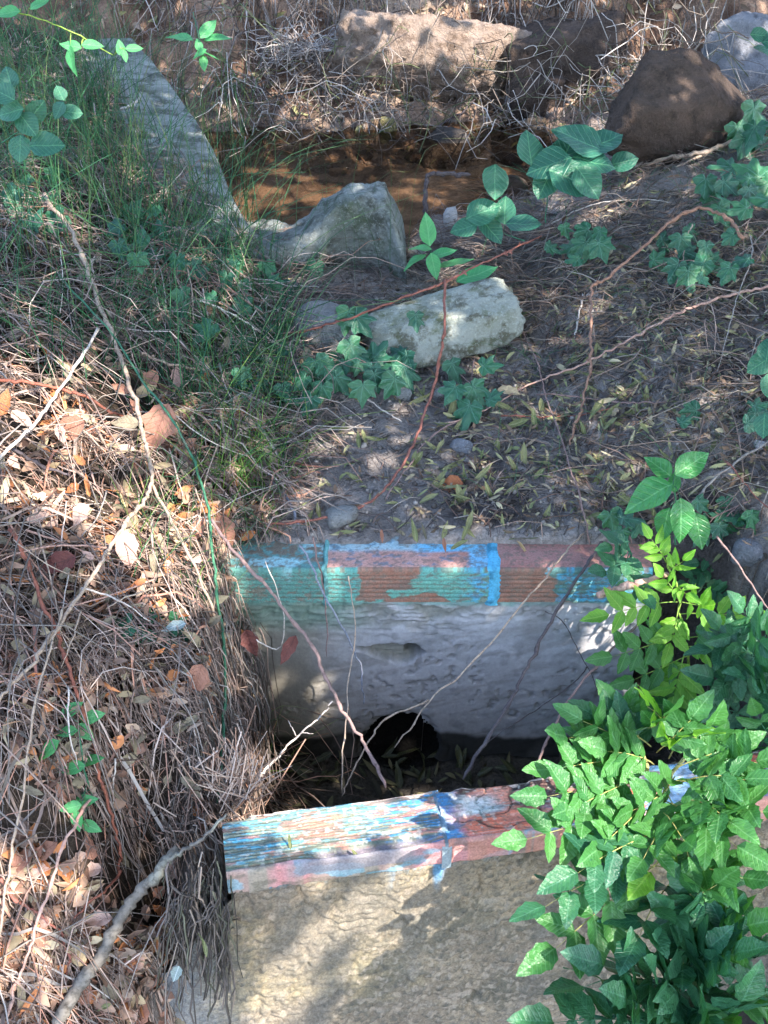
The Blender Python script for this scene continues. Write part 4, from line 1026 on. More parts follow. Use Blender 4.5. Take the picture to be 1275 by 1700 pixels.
def build_roots():
    H = Heap(); k = 7; t = np.linspace(0, 1, k)
    n = 1100; x = RNG.uniform(-1.0, 1.3, n); y = RNG.uniform(4.45, 5.1, n)
    dens = (sstep(.35, .6, fbm(x * 3, y * 3, 0, 300, 3)) + (np.abs(x + .3) < .35) * .7) * (1 - .85 * np.exp(-((x - .15) / .28) ** 2) * (y < 4.85))
    m = RNG.uniform(0, 1, n) < dens; x, y = x[m], y[m]; n = len(x)
    H.add(*strands(n, np.stack([x, y], -1), RNG.uniform(.06, .35, n), RNG.normal(-1.5, .8, n), RNG.uniform(.0012, .0034, n), pal([(.26, .21, .18), (.15, .11, .09), (.42, .36, .32), (.08, .06, .05)], n), (.0, .06), k=7, curl=1.8))
    n = 360; x = RNG.uniform(-.6, 1.3, n); y = RNG.uniform(4.2, 4.6, n)
    H.add(*strands(n, np.stack([x, y], -1), RNG.uniform(.08, .45, n), RNG.normal(-1.6, 1.2, n), RNG.uniform(.0010, .0026, n), pal([(.30, .25, .21), (.18, .14, .11), (.46, .40, .35), (.10, .07, .055), (.12, .14, .06)], n), (.02, .26), k=7, curl=2.0, arch=.5))
    n = 420; x = RNG.uniform(-1.0, 1.3, n); y = RNG.uniform(4.7, 5.2, n); L = RNG.uniform(.1, .4, n); z0 = ground(x, y) + RNG.uniform(.02, .12, n)
    P = np.stack([x[:, None] + (L * RNG.normal(0, .25, n))[:, None] * t, y[:, None] - (L * RNG.uniform(.2, .7, n))[:, None] * t, z0[:, None] - L[:, None] * t ** 1.4 * .8], -1) + np.cumsum(RNG.normal(0, .008, (n, k, 3)), 1)
    H.add(*tubes(P, RNG.uniform(.001, .0026, n)[:, None] * np.ones(k), pal([(.22, .17, .14), (.12, .085, .07), (.40, .34, .30), (.07, .05, .04)], n)))
    n = 160; c = at_g(515, 95); x = c[0] + RNG.normal(0, .05, n); y = c[1] - .03 + RNG.normal(0, .02, n); th = RNG.uniform(0, 6.28, n); L = RNG.uniform(.05, .2, n)
    P = np.stack([x[:, None] + (L * np.cos(th))[:, None] * t, y[:, None] - .05 * L[:, None] * t, c[2] + .04 + (L * np.sin(th) * .6)[:, None] * t], -1) + RNG.normal(0, .008, (n, k, 3))
    H.add(*tubes(P, RNG.uniform(.001, .0025, n)[:, None] * np.ones(k), pal([(.50, .45, .43), (.4, .33, .3)], n)))
    H.build('root_tangle', M['straw'], 'tangle of bare roots and dry stems hanging on the far bank', 'roots')
build_roots()

# ------------------------------------------------------------------ stems, canes and twigs, one by one
twig('grey_branch', 'long grey tan branch forking over the sunlit straw bank', 'branch', [(75, 325, .10), (130, 400, .09), (152, 470, .09), (185, 560, .09), (215, 640, .09), (236, 695, .09), (243, 745, .08), (250, 800, .08), (228, 845, .08), (190, 895, .09), (155, 945, .09), (100, 1030, .09), (50, 1105, .09), (-10, 1170, .09)], .0062, .0042, 'bark_tan',
     forks=[([(250, 800, .08), (285, 870, .08), (330, 960, .08), (378, 1090, .05), (412, 1215, .05)], .0036, .0018)])
twig('straw_stalk', 'thick pale straw stalk slanting across the upper straw bank', 'stalk', [(163, 545, .10), (120, 610, .10), (75, 668, .10), (30, 725, .10), (-10, 770, .10)], .0036, .0045, 'bark_pale')
twig('green_cane', 'thin dark green cane trailing down the straw bank edge', 'cane', [(95, 455, .09), (180, 545, .11), (245, 640, .11), (300, 715, .11), (338, 800, .11), (352, 880, .12), (364, 990, .13), (375, 1080, .14), (374, 1160, .15), (368, 1240, .15), (360, 1335, .15)], .0028, .0040, 'stem_green')
twig('red_cane', 'reddish cane bending down the shaded straw bank to the hollow', 'cane', [(15, 880, .07), (38, 930, .07), (62, 990, .07), (92, 1060, .07), (118, 1135, .07), (148, 1220, .07), (160, 1290, .07), (182, 1360, .08), (203, 1425, .08)], .0042, .0036, 'bark_orange', forks=[([(203, 1425, .08), (190, 1462, .06), (160, 1490, .05), (120, 1525, .05)], .0028, .0015)])
twig('thorny_cane', 'tan thorny stem lying level over green grass towards the grey stone', 'stem', [(235, 585, .08), (285, 600, .08), (330, 612, .07), (380, 622, .06), (440, 628, .05), (500, 628, .05)], .0034, .0022, 'bark_tan', thorns=10)
twig('bramble_cane', 'dark red bramble cane crossing above the pale boulder', 'cane', [(450, 558, .08), (520, 546, .13), (600, 520, .22), (690, 486, .33), (738, 466, .34), (800, 435, .25), (870, 405, .16), (900, 390, .12)], .0034, .0030, 'bark_red', thorns=10,
     forks=[([(738, 466, .34), (740, 530, .30), (733, 585, .20), (722, 650, .08), (700, 720, .05), (665, 780, .04), (620, 828, .04), (540, 858, .05), (445, 870, .07)], .0034, .0028)])
twig('rust_cane', 'rust brown cane arching over the ivy and down onto soil', 'cane', [(1235, 395, .10), (1205, 362, .12), (1165, 345, .12), (1130, 355, .12), (1090, 392, .12), (1050, 430, .12), (1005, 463, .12), (978, 482, .11), (978, 530, .10), (980, 590, .09), (970, 650, .07), (955, 700, .05), (945, 738, .02)], .0052, .0036, 'bark_rust', thorns=9)
twig('rust_cane', 'long pinkish brown cane slanting down from the right bank behind the arch', 'cane', [(1300, 470, .06), (1240, 483, .06), (1190, 495, .06), (1130, 520, .06), (1070, 553, .06), (1010, 585, .05), (950, 612, .05), (880, 640, .04), (800, 685, .03), (740, 702, .03)], .0044, .0022, 'bark_pink')
twig('thin_twig', 'thin dark upright twig running down the soil to the coping', 'twig', [(862, 540, .05), (890, 600, .06), (905, 660, .06), (935, 740, .06), (952, 800, .06), (968, 865, .06), (985, 935, .05)], .0016, .0024, 'bark_mauve')
twig('dark_cane', 'dark brown cane leaning before the right half of grey wall', 'cane', [(1010, 885, .03, 2.02), (985, 925, .02, 1.93), (950, 970, 0, 1.86), (910, 1040, 0, 1.77), (880, 1100, 0, 1.71), (848, 1160, 0, 1.65), (812, 1225, 0, 1.57), (772, 1292, 0, 1.50)], .0038, .0044, 'bark_dark')
twig('thin_branch', 'slender tan branch with side spur hanging before the drain hole', 'branch', [(985, 872, 0, 2.04), (940, 915, 0, 1.93), (895, 960, 0, 1.84), (842, 1020, 0, 1.77), (782, 1098, 0, 1.70), (712, 1162, 0, 1.65), (655, 1242, 0, 1.60)], .0026, .0018, 'bark_tan',
     forks=[([(712, 1162, 0, 1.65), (640, 1197, 0, 1.64), (618, 1230, 0, 1.60), (590, 1275, 0, 1.56), (568, 1320, 0, 1.52)], .0020, .0014)])
twig('mauve_cane', 'mauve brown cane slanting from straw bank to the front wall', 'cane', [(350, 860, 0, 1.86), (395, 925, 0, 1.78), (440, 968, 0, 1.74), (490, 1030, 0, 1.69), (540, 1108, 0, 1.63), (580, 1178, 0, 1.57), (612, 1242, 0, 1.52), (640, 1306, 0, 1.45)], .0038, .0044, 'bark_mauve')
twig('grey_twig', 'blue grey twig drooping before the broken plaster patch', 'twig', [(495, 905, 0, 1.88), (520, 950, 0, 1.84), (555, 1020, 0, 1.80), (588, 1085, 0, 1.78), (602, 1130, 0, 1.77), (604, 1170, 0, 1.76)], .0026, .0018, 'bark_blue')
twig('grey_twig', 'thin straight upright stalk before the left of grey wall', 'twig', [(580, 955, 0, 1.85), (590, 1045, 0, 1.78), (578, 1140, 0, 1.68), (570, 1225, 0, 1.58), (568, 1318, 0, 1.50)], .0013, .0018, 'bark_tan')
twig('bleached_twig', 'bleached pale twig pointing up out of the pit corner', 'twig', [(430, 1290, 0, 1.53), (450, 1270, 0, 1.56), (492, 1225, 0, 1.60), (530, 1188, 0, 1.63), (552, 1162, 0, 1.65)], .0034, .0014, 'bark_pale', forks=[([(492, 1222, 0, 1.60), (478, 1195, 0, 1.62)], .0012, .0007), ([(500, 1216, 0, 1.6), (520, 1218, 0, 1.59)], .0012, .0007)])
twig('brown_cane', 'reddish brown cane leaning at the right end of grey wall', 'cane', [(1060, 1035, 0, 1.80), (1010, 1085, 0, 1.75), (965, 1138, 0, 1.69), (925, 1195, 0, 1.62), (900, 1245, 0, 1.57), (886, 1292, 0, 1.52)], .0030, .0032, 'bark_mauve')
twig('thin_twig', 'thin dark twig forming an x at the right of grey wall', 'twig', [(905, 1015, 0, 1.88), (945, 1045, 0, 1.86), (975, 1105, 0, 1.82), (1000, 1160, 0, 1.79)], .0014, .0012, 'bark_dark', forks=[([(975, 1108, 0, 1.82), (930, 1150, 0, 1.79), (860, 1195, 0, 1.73), (800, 1240, 0, 1.68)], .0013, .0009)])
twig('wall_twig', 'dark crooked twig before the left of the painted coping', 'twig', [(520, 890, 0, 1.90), (535, 960, 0, 1.86), (540, 1010, 0, 1.84), (543, 1090, 0, 1.82)], .0022, .0016, 'bark_mauve')
twig('wall_twig', 'bent thin grass stalk before the wall beside the bank', 'twig', [(425, 1060, 0, 1.76), (460, 1080, 0, 1.75), (470, 1020, 0, 1.76), (440, 930, 0, 1.80)], .0012, .0010, 'bark_pale')
twig('log', 'thick grey lichened branch leaning in the lower corner hollow', 'log', [(292, 1408, 0, 1.33), (270, 1440, 0, 1.30), (240, 1482, 0, 1.27), (205, 1532, 0, 1.235), (168, 1590, 0, 1.19), (130, 1645, 0, 1.15), (90, 1705, 0, 1.10)], .0095, .0145, 'bark_log', sides=10, forks=[([(280, 1425, 0, 1.31), (330, 1392, 0, 1.30), (375, 1352, 0, 1.32)], .0042, .0022)])
twig('tan_cane', 'pinkish tan cane lower left running over leaf litter', 'cane', [(160, 1318, .09), (118, 1375, .09), (92, 1450, .08), (62, 1530, .08), (40, 1605, .08), (12, 1690, .08)], .0034, .0030, 'bark_pink')
twig('tan_stalk', 'long tan stalk hanging steeply at the shaded bank', 'stalk', [(105, 1010, .10), (85, 1080, .10), (62, 1180, .10), (48, 1290, .10), (22, 1420, .10), (0, 1555, .10)], .0022, .0028, 'bark_tan')
twig('red_cane', 'curved red stem over the sunlit leaf litter', 'stem', [(0, 1455, .05), (25, 1500, .05), (62, 1520, .05), (100, 1558, .05), (114, 1605, .05), (100, 1655, .04), (90, 1700, .03)], .0032, .0026, 'bark_red')
twig('broken_stick', 'thick peeled broken stick end poking out behind bright sapling', 'stick', [(995, 988, 0, 1.78), (1030, 975, 0, 1.79), (1060, 968, 0, 1.80), (1110, 952, 0, 1.82)], .0085, .0075, 'bark_pink', sides=9)
twig('driftwood', 'bleached brown driftwood branch lying along the water edge', 'branch', [(1040, 278, .05), (1090, 268, .05), (1130, 262, .05), (1180, 250, .06), (1225, 232, .07), (1255, 222, .07)], .0065, .0090, 'bark_tan', forks=[([(1130, 262, .05), (1095, 258, .05), (1048, 268, .04)], .005, .002), ([(1180, 250, .05), (1120, 278, .04)], .005, .002)])
twig('dark_branch', 'dark branch resting upright against the sandy far bank', 'branch', [(842, 55, .05), (835, 92, .05), (815, 130, .05), (790, 160, .05), (760, 188, .05), (718, 218, .04)], .0058, .0044, 'bark_dark')
twig('bent_branch', 'dark bent branch hooked over the water by the white stone', 'branch', [(708, 372, 0, 3.28), (706, 335, 0, 3.30), (706, 300, 0, 3.32), (716, 291, 0, 3.33), (745, 291, 0, 3.36), (782, 290, 0, 3.40)], .0080, .0072, 'bark_dark', sides=8)
twig('blue_stick', 'tapered blue grey stick standing beside the bright grass tuft', 'stick', [(430, 768, .05), (455, 800, .05), (478, 832, .05), (497, 872, .04)], .0030, .0046, 'bark_blue')
twig('white_stalk', 'white stripped stalk lying on the soil right of the pale boulder', 'stalk', [(968, 488, .03), (962, 520, .02), (954, 560, .02)], .0030, .0026, 'bark_pale')
twig('pale_twig', 'pale forked twig arching over grass to the grey stone', 'twig', [(330, 500, .10), (370, 512, .10), (415, 538, .09), (450, 568, .08), (495, 592, .07)], .0022, .0026, 'bark_pale', forks=[([(415, 530, .09), (445, 490, .09)], .0018, .001), ([(415, 538, .09), (440, 600, .07), (470, 660, .05)], .0012, .0008)])
twig('red_cane', 'orange red stem lying across the top of the sunlit straw', 'stem', [(-10, 632, .07), (60, 638, .07), (130, 655, .07), (190, 688, .06), (240, 700, .05)], .0044, .0030, 'bark_orange')
twig('dark_red_twig', 'dark red twig lying level on soil beneath the buff leaf', 'twig', [(830, 690, .02), (900, 690, .02), (960, 686, .02), (1020, 676, .03)], .0024, .0016, 'bark_red')
twig('level_twig', 'brown twig lying level above the dark red twig', 'twig', [(890, 655, .02), (950, 662, .02), (1000, 668, .02), (1060, 670, .03), (1110, 668, .03)], .0024, .0020, 'bark_mauve')
twig('mauve_twig', 'mauve twig pair falling towards the flat grey stone', 'twig', [(780, 690, .03), (735, 712, .03), (700, 745, .03), (668, 785, .03), (640, 830, .03)], .0024, .0020, 'bark_mauve')
twig('bank_branch', 'grey branch slanting up the right bank behind the broad leaves', 'branch', [(1120, 870, .05), (1180, 800, .05), (1230, 765, .05), (1290, 725, .05)], .0036, .0030, 'bark_grey')
twig('red_twig', 'thin red twig slanting on the right bank above small leaved shrub', 'twig', [(1205, 765, .08), (1240, 805, .08), (1285, 850, .08)], .0018, .0014, 'bark_red')
twig('shrub_branch', 'bare grey branch leaning right of the bright sapling', 'branch', [(1190, 890, 0, 1.75), (1230, 945, 0, 1.70), (1275, 1010, 0, 1.62)], .0024, .0018, 'bark_mauve')
twig('far_twig', 'pale bare twig looping before the flat brown boulder', 'twig', [(895, 45, .12), (940, 62, .12), (985, 80, .14), (1000, 110, .14), (1030, 140, .14), (1045, 165, .12)], .0026, .0016, 'bark_pale')
twig('far_twig', 'bare twig slanting across the flat brown boulder', 'twig', [(1105, 75, .10), (1085, 105, .10), (1050, 130, .10), (1010, 152, .10), (985, 170, .08)], .0028, .0018, 'bark_tan')
twig('far_twig', 'long level bleached twig above the far boulders', 'twig', [(990, 92, .16), (1060, 98, .16), (1130, 104, .16), (1200, 112, .16), (1290, 125, .16)], .0020, .0014, 'bark_pale')
twig('far_cane', 'tall tan stem rising beside the pale grey far rock', 'stem', [(1142, 125, .05), (1158, 80, .07), (1178, 30, .10), (1195, -20, .12)], .0046, .0038, 'bark_tan')
twig('far_cane', 'greenish stem rising next to the tall tan one', 'stem', [(1168, 125, .05), (1182, 80, .06), (1196, 30, .08), (1212, -20, .1)], .0040, .0034, 'bark_grey')
twig('side_twig', 'curved pale stick lying on the concrete side wall', 'stick', [(200, 182, .10), (222, 172, .12), (240, 145, .13), (252, 125, .13)], .0046, .0030, 'bark_pale')
twig('side_twig', 'thin pale twig poking over the concrete side wall to water', 'twig', [(255, 335, 0, 3.1), (290, 300, 0, 3.12), (312, 273, 0, 3.15)], .0018, .0012, 'bark_pale')
twig('edge_twig', 'pale twig lying flat on the soil below the ivy', 'twig', [(590, 650, .02), (630, 678, .02), (668, 700, .02)], .0026, .0020, 'bark_pale')
twig('bank_twig', 'dark shaded twig lying under the big brown leaf on straw', 'twig', [(20, 748, .05), (75, 775, .05), (120, 790, .05)], .0046, .0032, 'bark_dark')
twig('bank_twig', 'dusky red twig half buried beside the big brown leaf', 'twig', [(290, 740, .05), (330, 780, .05), (375, 805, .05), (400, 830, .05)], .0046, .0030, 'bark_mauve')
twig('right_twig', 'curved pale root crossing above the arching rust cane', 'root', [(905, 375, .05), (955, 350, .05), (1010, 332, .05), (1070, 330, .05), (1115, 336, .04)], .0022, .0014, 'bark_pale')
twig('right_twig', 'thin grey twig drooping from the arch tip to soil', 'twig', [(1245, 390, .10), (1250, 430, .10), (1225, 490, .08), (1205, 560, .06), (1190, 620, .03)], .0018, .0012, 'bark_grey')
twig('right_twig', 'short tan stalk leaning under the arching rust cane', 'twig', [(1150, 372, .10), (1142, 400, .09), (1130, 450, .06), (1110, 525, .02)], .0022, .0016, 'bark_tan')
LAND = [(735, 600, 'the pale boulder'), (600, 640, 'the ivy cluster'), (790, 670, 'the twin ivy sprigs'), (845, 652, 'the buff leaf'), (748, 806, 'the orange brown leaf'), (570, 861, 'the flat grey stone'), (765, 740, 'the small bluish stone'), (700, 880, 'the pink and blue coping brick'),
        (900, 890, 'the red coping brick'), (940, 700, 'the foot of the rust cane'), (1010, 680, 'the dark red level twig'), (1090, 800, 'the broad leaved seedling'), (940, 790, 'the thin upright twig'), (1040, 585, 'the pinkish slanting cane'), (960, 520, 'the white stripped stalk'), (500, 840, 'the blue grey stick'), (660, 720, 'the dark red bramble cane'),
        (250, 800, 'the fork of the grey tan branch'), (262, 700, 'the big brown leaf'), (80, 665, 'the thick pale stalk'), (212, 915, 'the sunlit pale pink leaf'), (95, 935, 'the dark red dead leaf'), (328, 1128, 'the brown rounded leaf'), (60, 1090, 'the lower grey branch'), (130, 1240, 'the green weed'), (250, 1040, 'the ivy hidden in straw'), (370, 1090, 'the green cane'), (180, 1380, 'the red cane end'), (112, 712, 'the dull rose leaf'), (300, 1270, 'the dark hollow in the bank'),
        (40, 1590, 'the pinkish tan cane'), (105, 1580, 'the curved red stem'), (210, 1530, 'the grey log'), (10, 1480, 'the hanging tan stalk'), (250, 1660, 'the wall foot roots'), (460, 1270, 'the bleached twig'), (570, 1280, 'the thin upright stalk'), (660, 1255, 'the drain hole'), (780, 1270, 'the dark brown leaning cane'), (880, 1260, 'the reddish leaning cane')]
def landmark(u, v): return min(LAND, key=lambda q: (q[0] - u) ** 2 + (q[1] - v) ** 2)[2]
for i in range(46):    # dry stalks strewn over the left bank, one like another
    r = np.random.default_rng(900 + i); u, v = r.uniform(0, 380), r.uniform(430, 1330); a = r.normal(1.1, .55) if r.uniform() < .6 else r.uniform(0, 3.14); L = r.uniform(70, 230)
    c, s = math.cos(a) * L, math.sin(a) * L; b = r.normal(0, .12) * L; h = r.uniform(.05, .09)
    twig('dry_stalk', 'thin dry stalk over the bank straw near ' + landmark(u, v), 'stalk', [(u - c / 2, v - s / 2, h), (u + b * math.sin(a) * .7, v - b * math.cos(a) * .7, h + .012), (u + c / 2, v + s / 2, h - .01)], r.uniform(.0014, .0026), .001, str(r.choice(['bark_tan', 'bark_pale', 'bark_grey', 'bark_pink', 'bark_tan'])), group='dry stalks near ' + landmark(u, v), per=6, sides=5)

# ------------------------------------------------------------------ leaves shared by many plants
def leafset(key, mat, **kw):
    return [leaf_mesh('leaf_' + key, M[mat], seed=i, **{k: (v[i % len(v)] if isinstance(v, tuple) else v) for k, v in kw.items()}) for i in range(4)]
LF = {
 'young': leafset('young', 'leaflet_young', width=.52, curl=(.05, .18, -.05, .1), fold=(.15, .3, .1, .5), wob=.05, n=9, serr=.07),
 'green': leafset('green', 'leaflet', width=.60, blunt=.75, curl=(.05, .2, -.03, .12), fold=(.12, .3, .06, .22), wob=.05, n=9, serr=.08),
 'dark': leafset('dark', 'leaflet_dark', width=.62, blunt=.72, curl=(.05, .2, -.03, .12), fold=(.12, .3, .06, .2), wob=.05, n=9, serr=.07),
 'round': leafset('round', 'broad', width=.92, belly=.45, blunt=.62, curl=(.08, .2, .02, .15), fold=(.1, .2, .05, .12), wob=.07),
 'dogwood': leafset('dogwood', 'dogwood', width=.68, belly=.42, curl=(.12, .25, .15, .3), fold=(.2, .28, .12, .22), wob=.04, n=9),
 'trefoil': leafset('trefoil', 'trefoil', width=.6, curl=(.08, .2, .02, .15), fold=(.12, .2, .05, .2), wob=.04),
}
IVY = [ivy_mesh('leaf_ivy', M['ivy'], i, b) for i, b in enumerate((.95, 1.05, .85, 1.0, 1.15))]
TOCAM = np.array([0, -.78, .62])

def pinnate(root, rl, B, Q, pairs, L, key, rng, stemmat, nrm=None, droop=.12):
    """compound leaf from B to Q (world points) with pairs of leaflets and one at the tip"""
    B, Q = np.array(B), np.array(Q); ax = Q - B; ln = np.linalg.norm(ax); ax /= ln
    n = np.array(nrm if nrm is not None else (0, -.5, .85), float) + rng.normal(0, .28, 3); n -= ax * n.dot(ax); n /= np.linalg.norm(n)
    side = np.cross(n, ax); t = np.linspace(0, 1, 8)[:, None]
    line = B + (Q - B) * t + n * (.16 * ln * np.sin(math.pi * t * .8)) - np.array([0, 0, droop * ln]) * t ** 2
    lf = obj('leaf', stick_mesh('leaf', line, .0013, .0007, M[stemmat], 4, .05, np.array(rl), 3), root)
    items = []
    for i in range(pairs):
        f = .32 + .62 * i / max(pairs - .4, 1)
        for s in (-1, 1): items.append((f, s))
    items.append((1.0, 0))
    for f, s in items:
        p = np.array([np.interp(f, t[:, 0], line[:, c]) for c in range(3)])
        a = math.radians(rng.uniform(48, 68)) * s if s else 0
        d = ax * math.cos(a) + side * math.sin(a) + n * rng.normal(-.08, .16)
        nn = n + side * s * rng.normal(.1, .15) + rng.normal(0, .14, 3)
        sc_ = L * rng.uniform(.82, 1.12) * (1.12 if s == 0 else .80 + .25 * math.sin(f * 2.4))
        place('leaflet', LF[key][rng.integers(0, 4)], d, nn, sc_, p, lf, rl)

def shrub(name, label, stems, leaves, key, L, stemmat, seed, nrm=None, sr=(.0034, .0018)):
    rng = np.random.default_rng(seed)
    P0 = pt(stems[0][0]); root = thing(name, P0, label, 'shrub'); rl = P0
    for st in stems:
        P = path(st, 7)
        obj('stem', stick_mesh('stem', P, sr[0], sr[1], M[stemmat], 6, .08, np.array(rl), seed), root)
    for lf in leaves:
        (u0, v0, y0), (u1, v1, y1) = lf[0], lf[1]
        k = lf[2] if len(lf) > 2 else key; pr = lf[3] if len(lf) > 3 else 3; ll = lf[4] if len(lf) > 4 else L
        pinnate(root, rl, at_y(u0, v0, y0), at_y(u1, v1, y1), pr, ll, k, rng, stemmat, lf[5] if len(lf) > 5 else nrm)
    return root

shrub('ash_sapling', 'bright yellow green young sapling tip standing in sun beside grey wall',
      [[(1150, 1235, 0, 1.77), (1146, 1160, 0, 1.78), (1138, 1080, 0, 1.79), (1128, 1010, 0, 1.80), (1118, 965, 0, 1.81), (1104, 925, 0, 1.82)]],
      [((1106, 935, 1.82), (1080, 886, 1.83), 'young', 3, 0.039), ((1110, 945, 1.81), (1135, 925, 1.80), 'young', 2, 0.030), ((1118, 985, 1.80), (1098, 950, 1.79), 'young', 2, 0.039),
       ((1124, 1000, 1.79), (1008, 1012, 1.75), 'young', 4, 0.050), ((1126, 1010, 1.79), (1112, 1062, 1.75), 'young', 3, 0.046), ((1128, 1000, 1.79), (1165, 1000, 1.75), 'young', 2, 0.041),
       ((1130, 1020, 1.78), (1248, 1016, 1.75), 'young', 3, 0.052), ((1132, 1050, 1.78), (1012, 1075, 1.73), 'green', 4, 0.050), ((1138, 1080, 1.77), (1120, 1150, 1.71), 'young', 4, 0.057),
       ((1138, 1075, 1.77), (1195, 1082, 1.73), 'young', 3, 0.050), ((1140, 1090, 1.77), (1050, 1118, 1.73), 'green', 3, 0.052), ((1146, 1130, 1.77), (1080, 1195, 1.71), 'green', 3, 0.055), ((1140, 1060, 1.78), (1210, 1055, 1.75), 'green', 3, 0.052),
       ((1120, 975, 1.80), (1140, 985, 1.77), 'young', 2, 0.034)],
      'young', .04, 'stem_bright', 51, nrm=(.1, -.75, .65))
shrub('leafy_shrub', 'large green pinnate leaved shrub spilling over the orange bricks',
      [[(1190, 1760, 0, 1.10), (1160, 1620, 0, 1.14), (1130, 1480, 0, 1.18), (1105, 1380, 0, 1.22), (1110, 1290, 0, 1.28), (1170, 1230, 0, 1.38)], [(1105, 1400, 0, 1.22), (1080, 1280, 0, 1.28), (1050, 1200, 0, 1.33)]],
      [((1060, 1230, 1.32), (935, 1215, 1.28)), ((1065, 1260, 1.30), (910, 1262, 1.24), 'green', 4), ((1070, 1300, 1.28), (895, 1302, 1.20), 'green', 5), ((1080, 1345, 1.25), (860, 1372, 1.15), 'green', 5),
       ((1085, 1330, 1.25), (935, 1350, 1.18), 'green', 4), ((1090, 1360, 1.22), (1010, 1440, 1.14), 'green', 4), ((1105, 1360, 1.22), (1062, 1425, 1.12), 'green', 3), ((1060, 1215, 1.33), (1020, 1160, 1.34), 'green', 3),
       ((1060, 1210, 1.32), (1100, 1175, 1.30), 'green', 3), ((1090, 1250, 1.30), (1150, 1180, 1.30), 'green', 3), ((1090, 1300, 1.26), (1190, 1330, 1.18), 'green', 4), ((1100, 1330, 1.24), (1235, 1400, 1.12), 'green', 4, .060),
       ((1100, 1310, 1.26), (1140, 1420, 1.14), 'green', 4), ((1110, 1400, 1.20), (1075, 1445, 1.12), 'young', 1, .062), ((1120, 1290, 1.28), (1040, 1330, 1.2), 'green', 4),
       ((1110, 1420, 1.19), (915, 1560, 1.05), 'green', 5, .064), ((1115, 1440, 1.18), (900, 1500, 1.08), 'dark', 4, .060), ((1125, 1460, 1.18), (1060, 1560, 1.04), 'dark', 4, .062),
       ((1130, 1480, 1.16), (1200, 1440, 1.1), 'green', 3), ((1140, 1500, 1.16), (1135, 1600, 1.04), 'dark', 4, .06), ((1080, 1240, 1.3), (985, 1180, 1.32), 'dark', 3), ((1040, 1200, 1.33), (965, 1245, 1.28), 'green', 3), ((1130, 1300, 1.24), (1245, 1290, 1.20), 'green', 4), ((1120, 1340, 1.22), (1275, 1345, 1.16), 'green', 4, .056), ((1115, 1280, 1.27), (1215, 1235, 1.27), 'green', 4), ((1120, 1390, 1.2), (1200, 1470, 1.12), 'green', 4, .056), ((1100, 1240, 1.3), (1065, 1165, 1.3), 'young', 3, .046), ((1140, 1260, 1.3), (1180, 1190, 1.3), 'green', 3), ((1125, 1440, 1.17), (1245, 1450, 1.1), 'green', 4), ((1060, 1250, 1.3), (960, 1180, 1.3), 'green', 3, .046), ((1100, 1350, 1.22), (1145, 1395, 1.12), 'green', 3), ((1075, 1320, 1.25), (985, 1395, 1.14), 'green', 4), ((1060, 1290, 1.27), (945, 1330, 1.19), 'green', 4), ((1085, 1270, 1.29), (1000, 1235, 1.26), 'green', 4), ((1100, 1380, 1.2), (950, 1440, 1.1), 'dark', 4), ((1130, 1330, 1.22), (1215, 1365, 1.14), 'green', 4), ((1150, 1280, 1.28), (1265, 1250, 1.24), 'green', 4), ((1110, 1260, 1.3), (1160, 1225, 1.26), 'young', 3, .046)],
      'green', .052, 'stem_yellow', 52, sr=(.0052, .0028))
shrub('leafy_shrub', 'dark green shrub filling the lower corner below the orange bricks',
      [[(1130, 1790, 0, 1.05), (1120, 1700, 0, 1.05), (1140, 1610, 0, 1.08), (1185, 1520, 0, 1.12)], [(1130, 1740, 0, 1.05), (1050, 1690, 0, 1.0), (960, 1690, 0, 1.0)]],
      [((1130, 1640, 1.06), (985, 1580, 1.02)), ((1130, 1660, 1.05), (960, 1640, 1.0), 'dark', 4), ((1100, 1700, 1.03), (905, 1680, .98), 'dark', 5, .062), ((1130, 1650, 1.06), (1040, 1625, 1.0), 'dark', 3),
       ((1135, 1640, 1.06), (1085, 1690, .98), 'dark', 4), ((1140, 1620, 1.07), (1190, 1560, 1.05), 'dark', 4), ((1150, 1600, 1.08), (1095, 1560, 1.05), 'dark', 3), ((1160, 1580, 1.1), (1215, 1500, 1.1), 'dark', 3),
       ((1145, 1640, 1.06), (1180, 1690, .98), 'dark', 4), ((1125, 1700, 1.02), (1010, 1720, .96), 'dark', 4), ((1170, 1560, 1.1), (1110, 1500, 1.1), 'dark', 3), ((1160, 1690, 1.02), (1230, 1640, 1.0), 'dark', 4),
       ((1120, 1720, 1.0), (1150, 1660, .98), 'dark', 3), ((1180, 1540, 1.1), (1140, 1470, 1.12), 'dark', 3), ((1050, 1680, 1.0), (1030, 1650, .97), 'dark', 3), ((1170, 1560, 1.1), (1255, 1530, 1.06), 'green', 4), ((1150, 1620, 1.06), (1235, 1580, 1.02), 'dark', 4), ((1120, 1680, 1.02), (1075, 1610, 1.0), 'dark', 3)],
      'dark', .058, 'stem_green', 53, sr=(.0045, .0025))
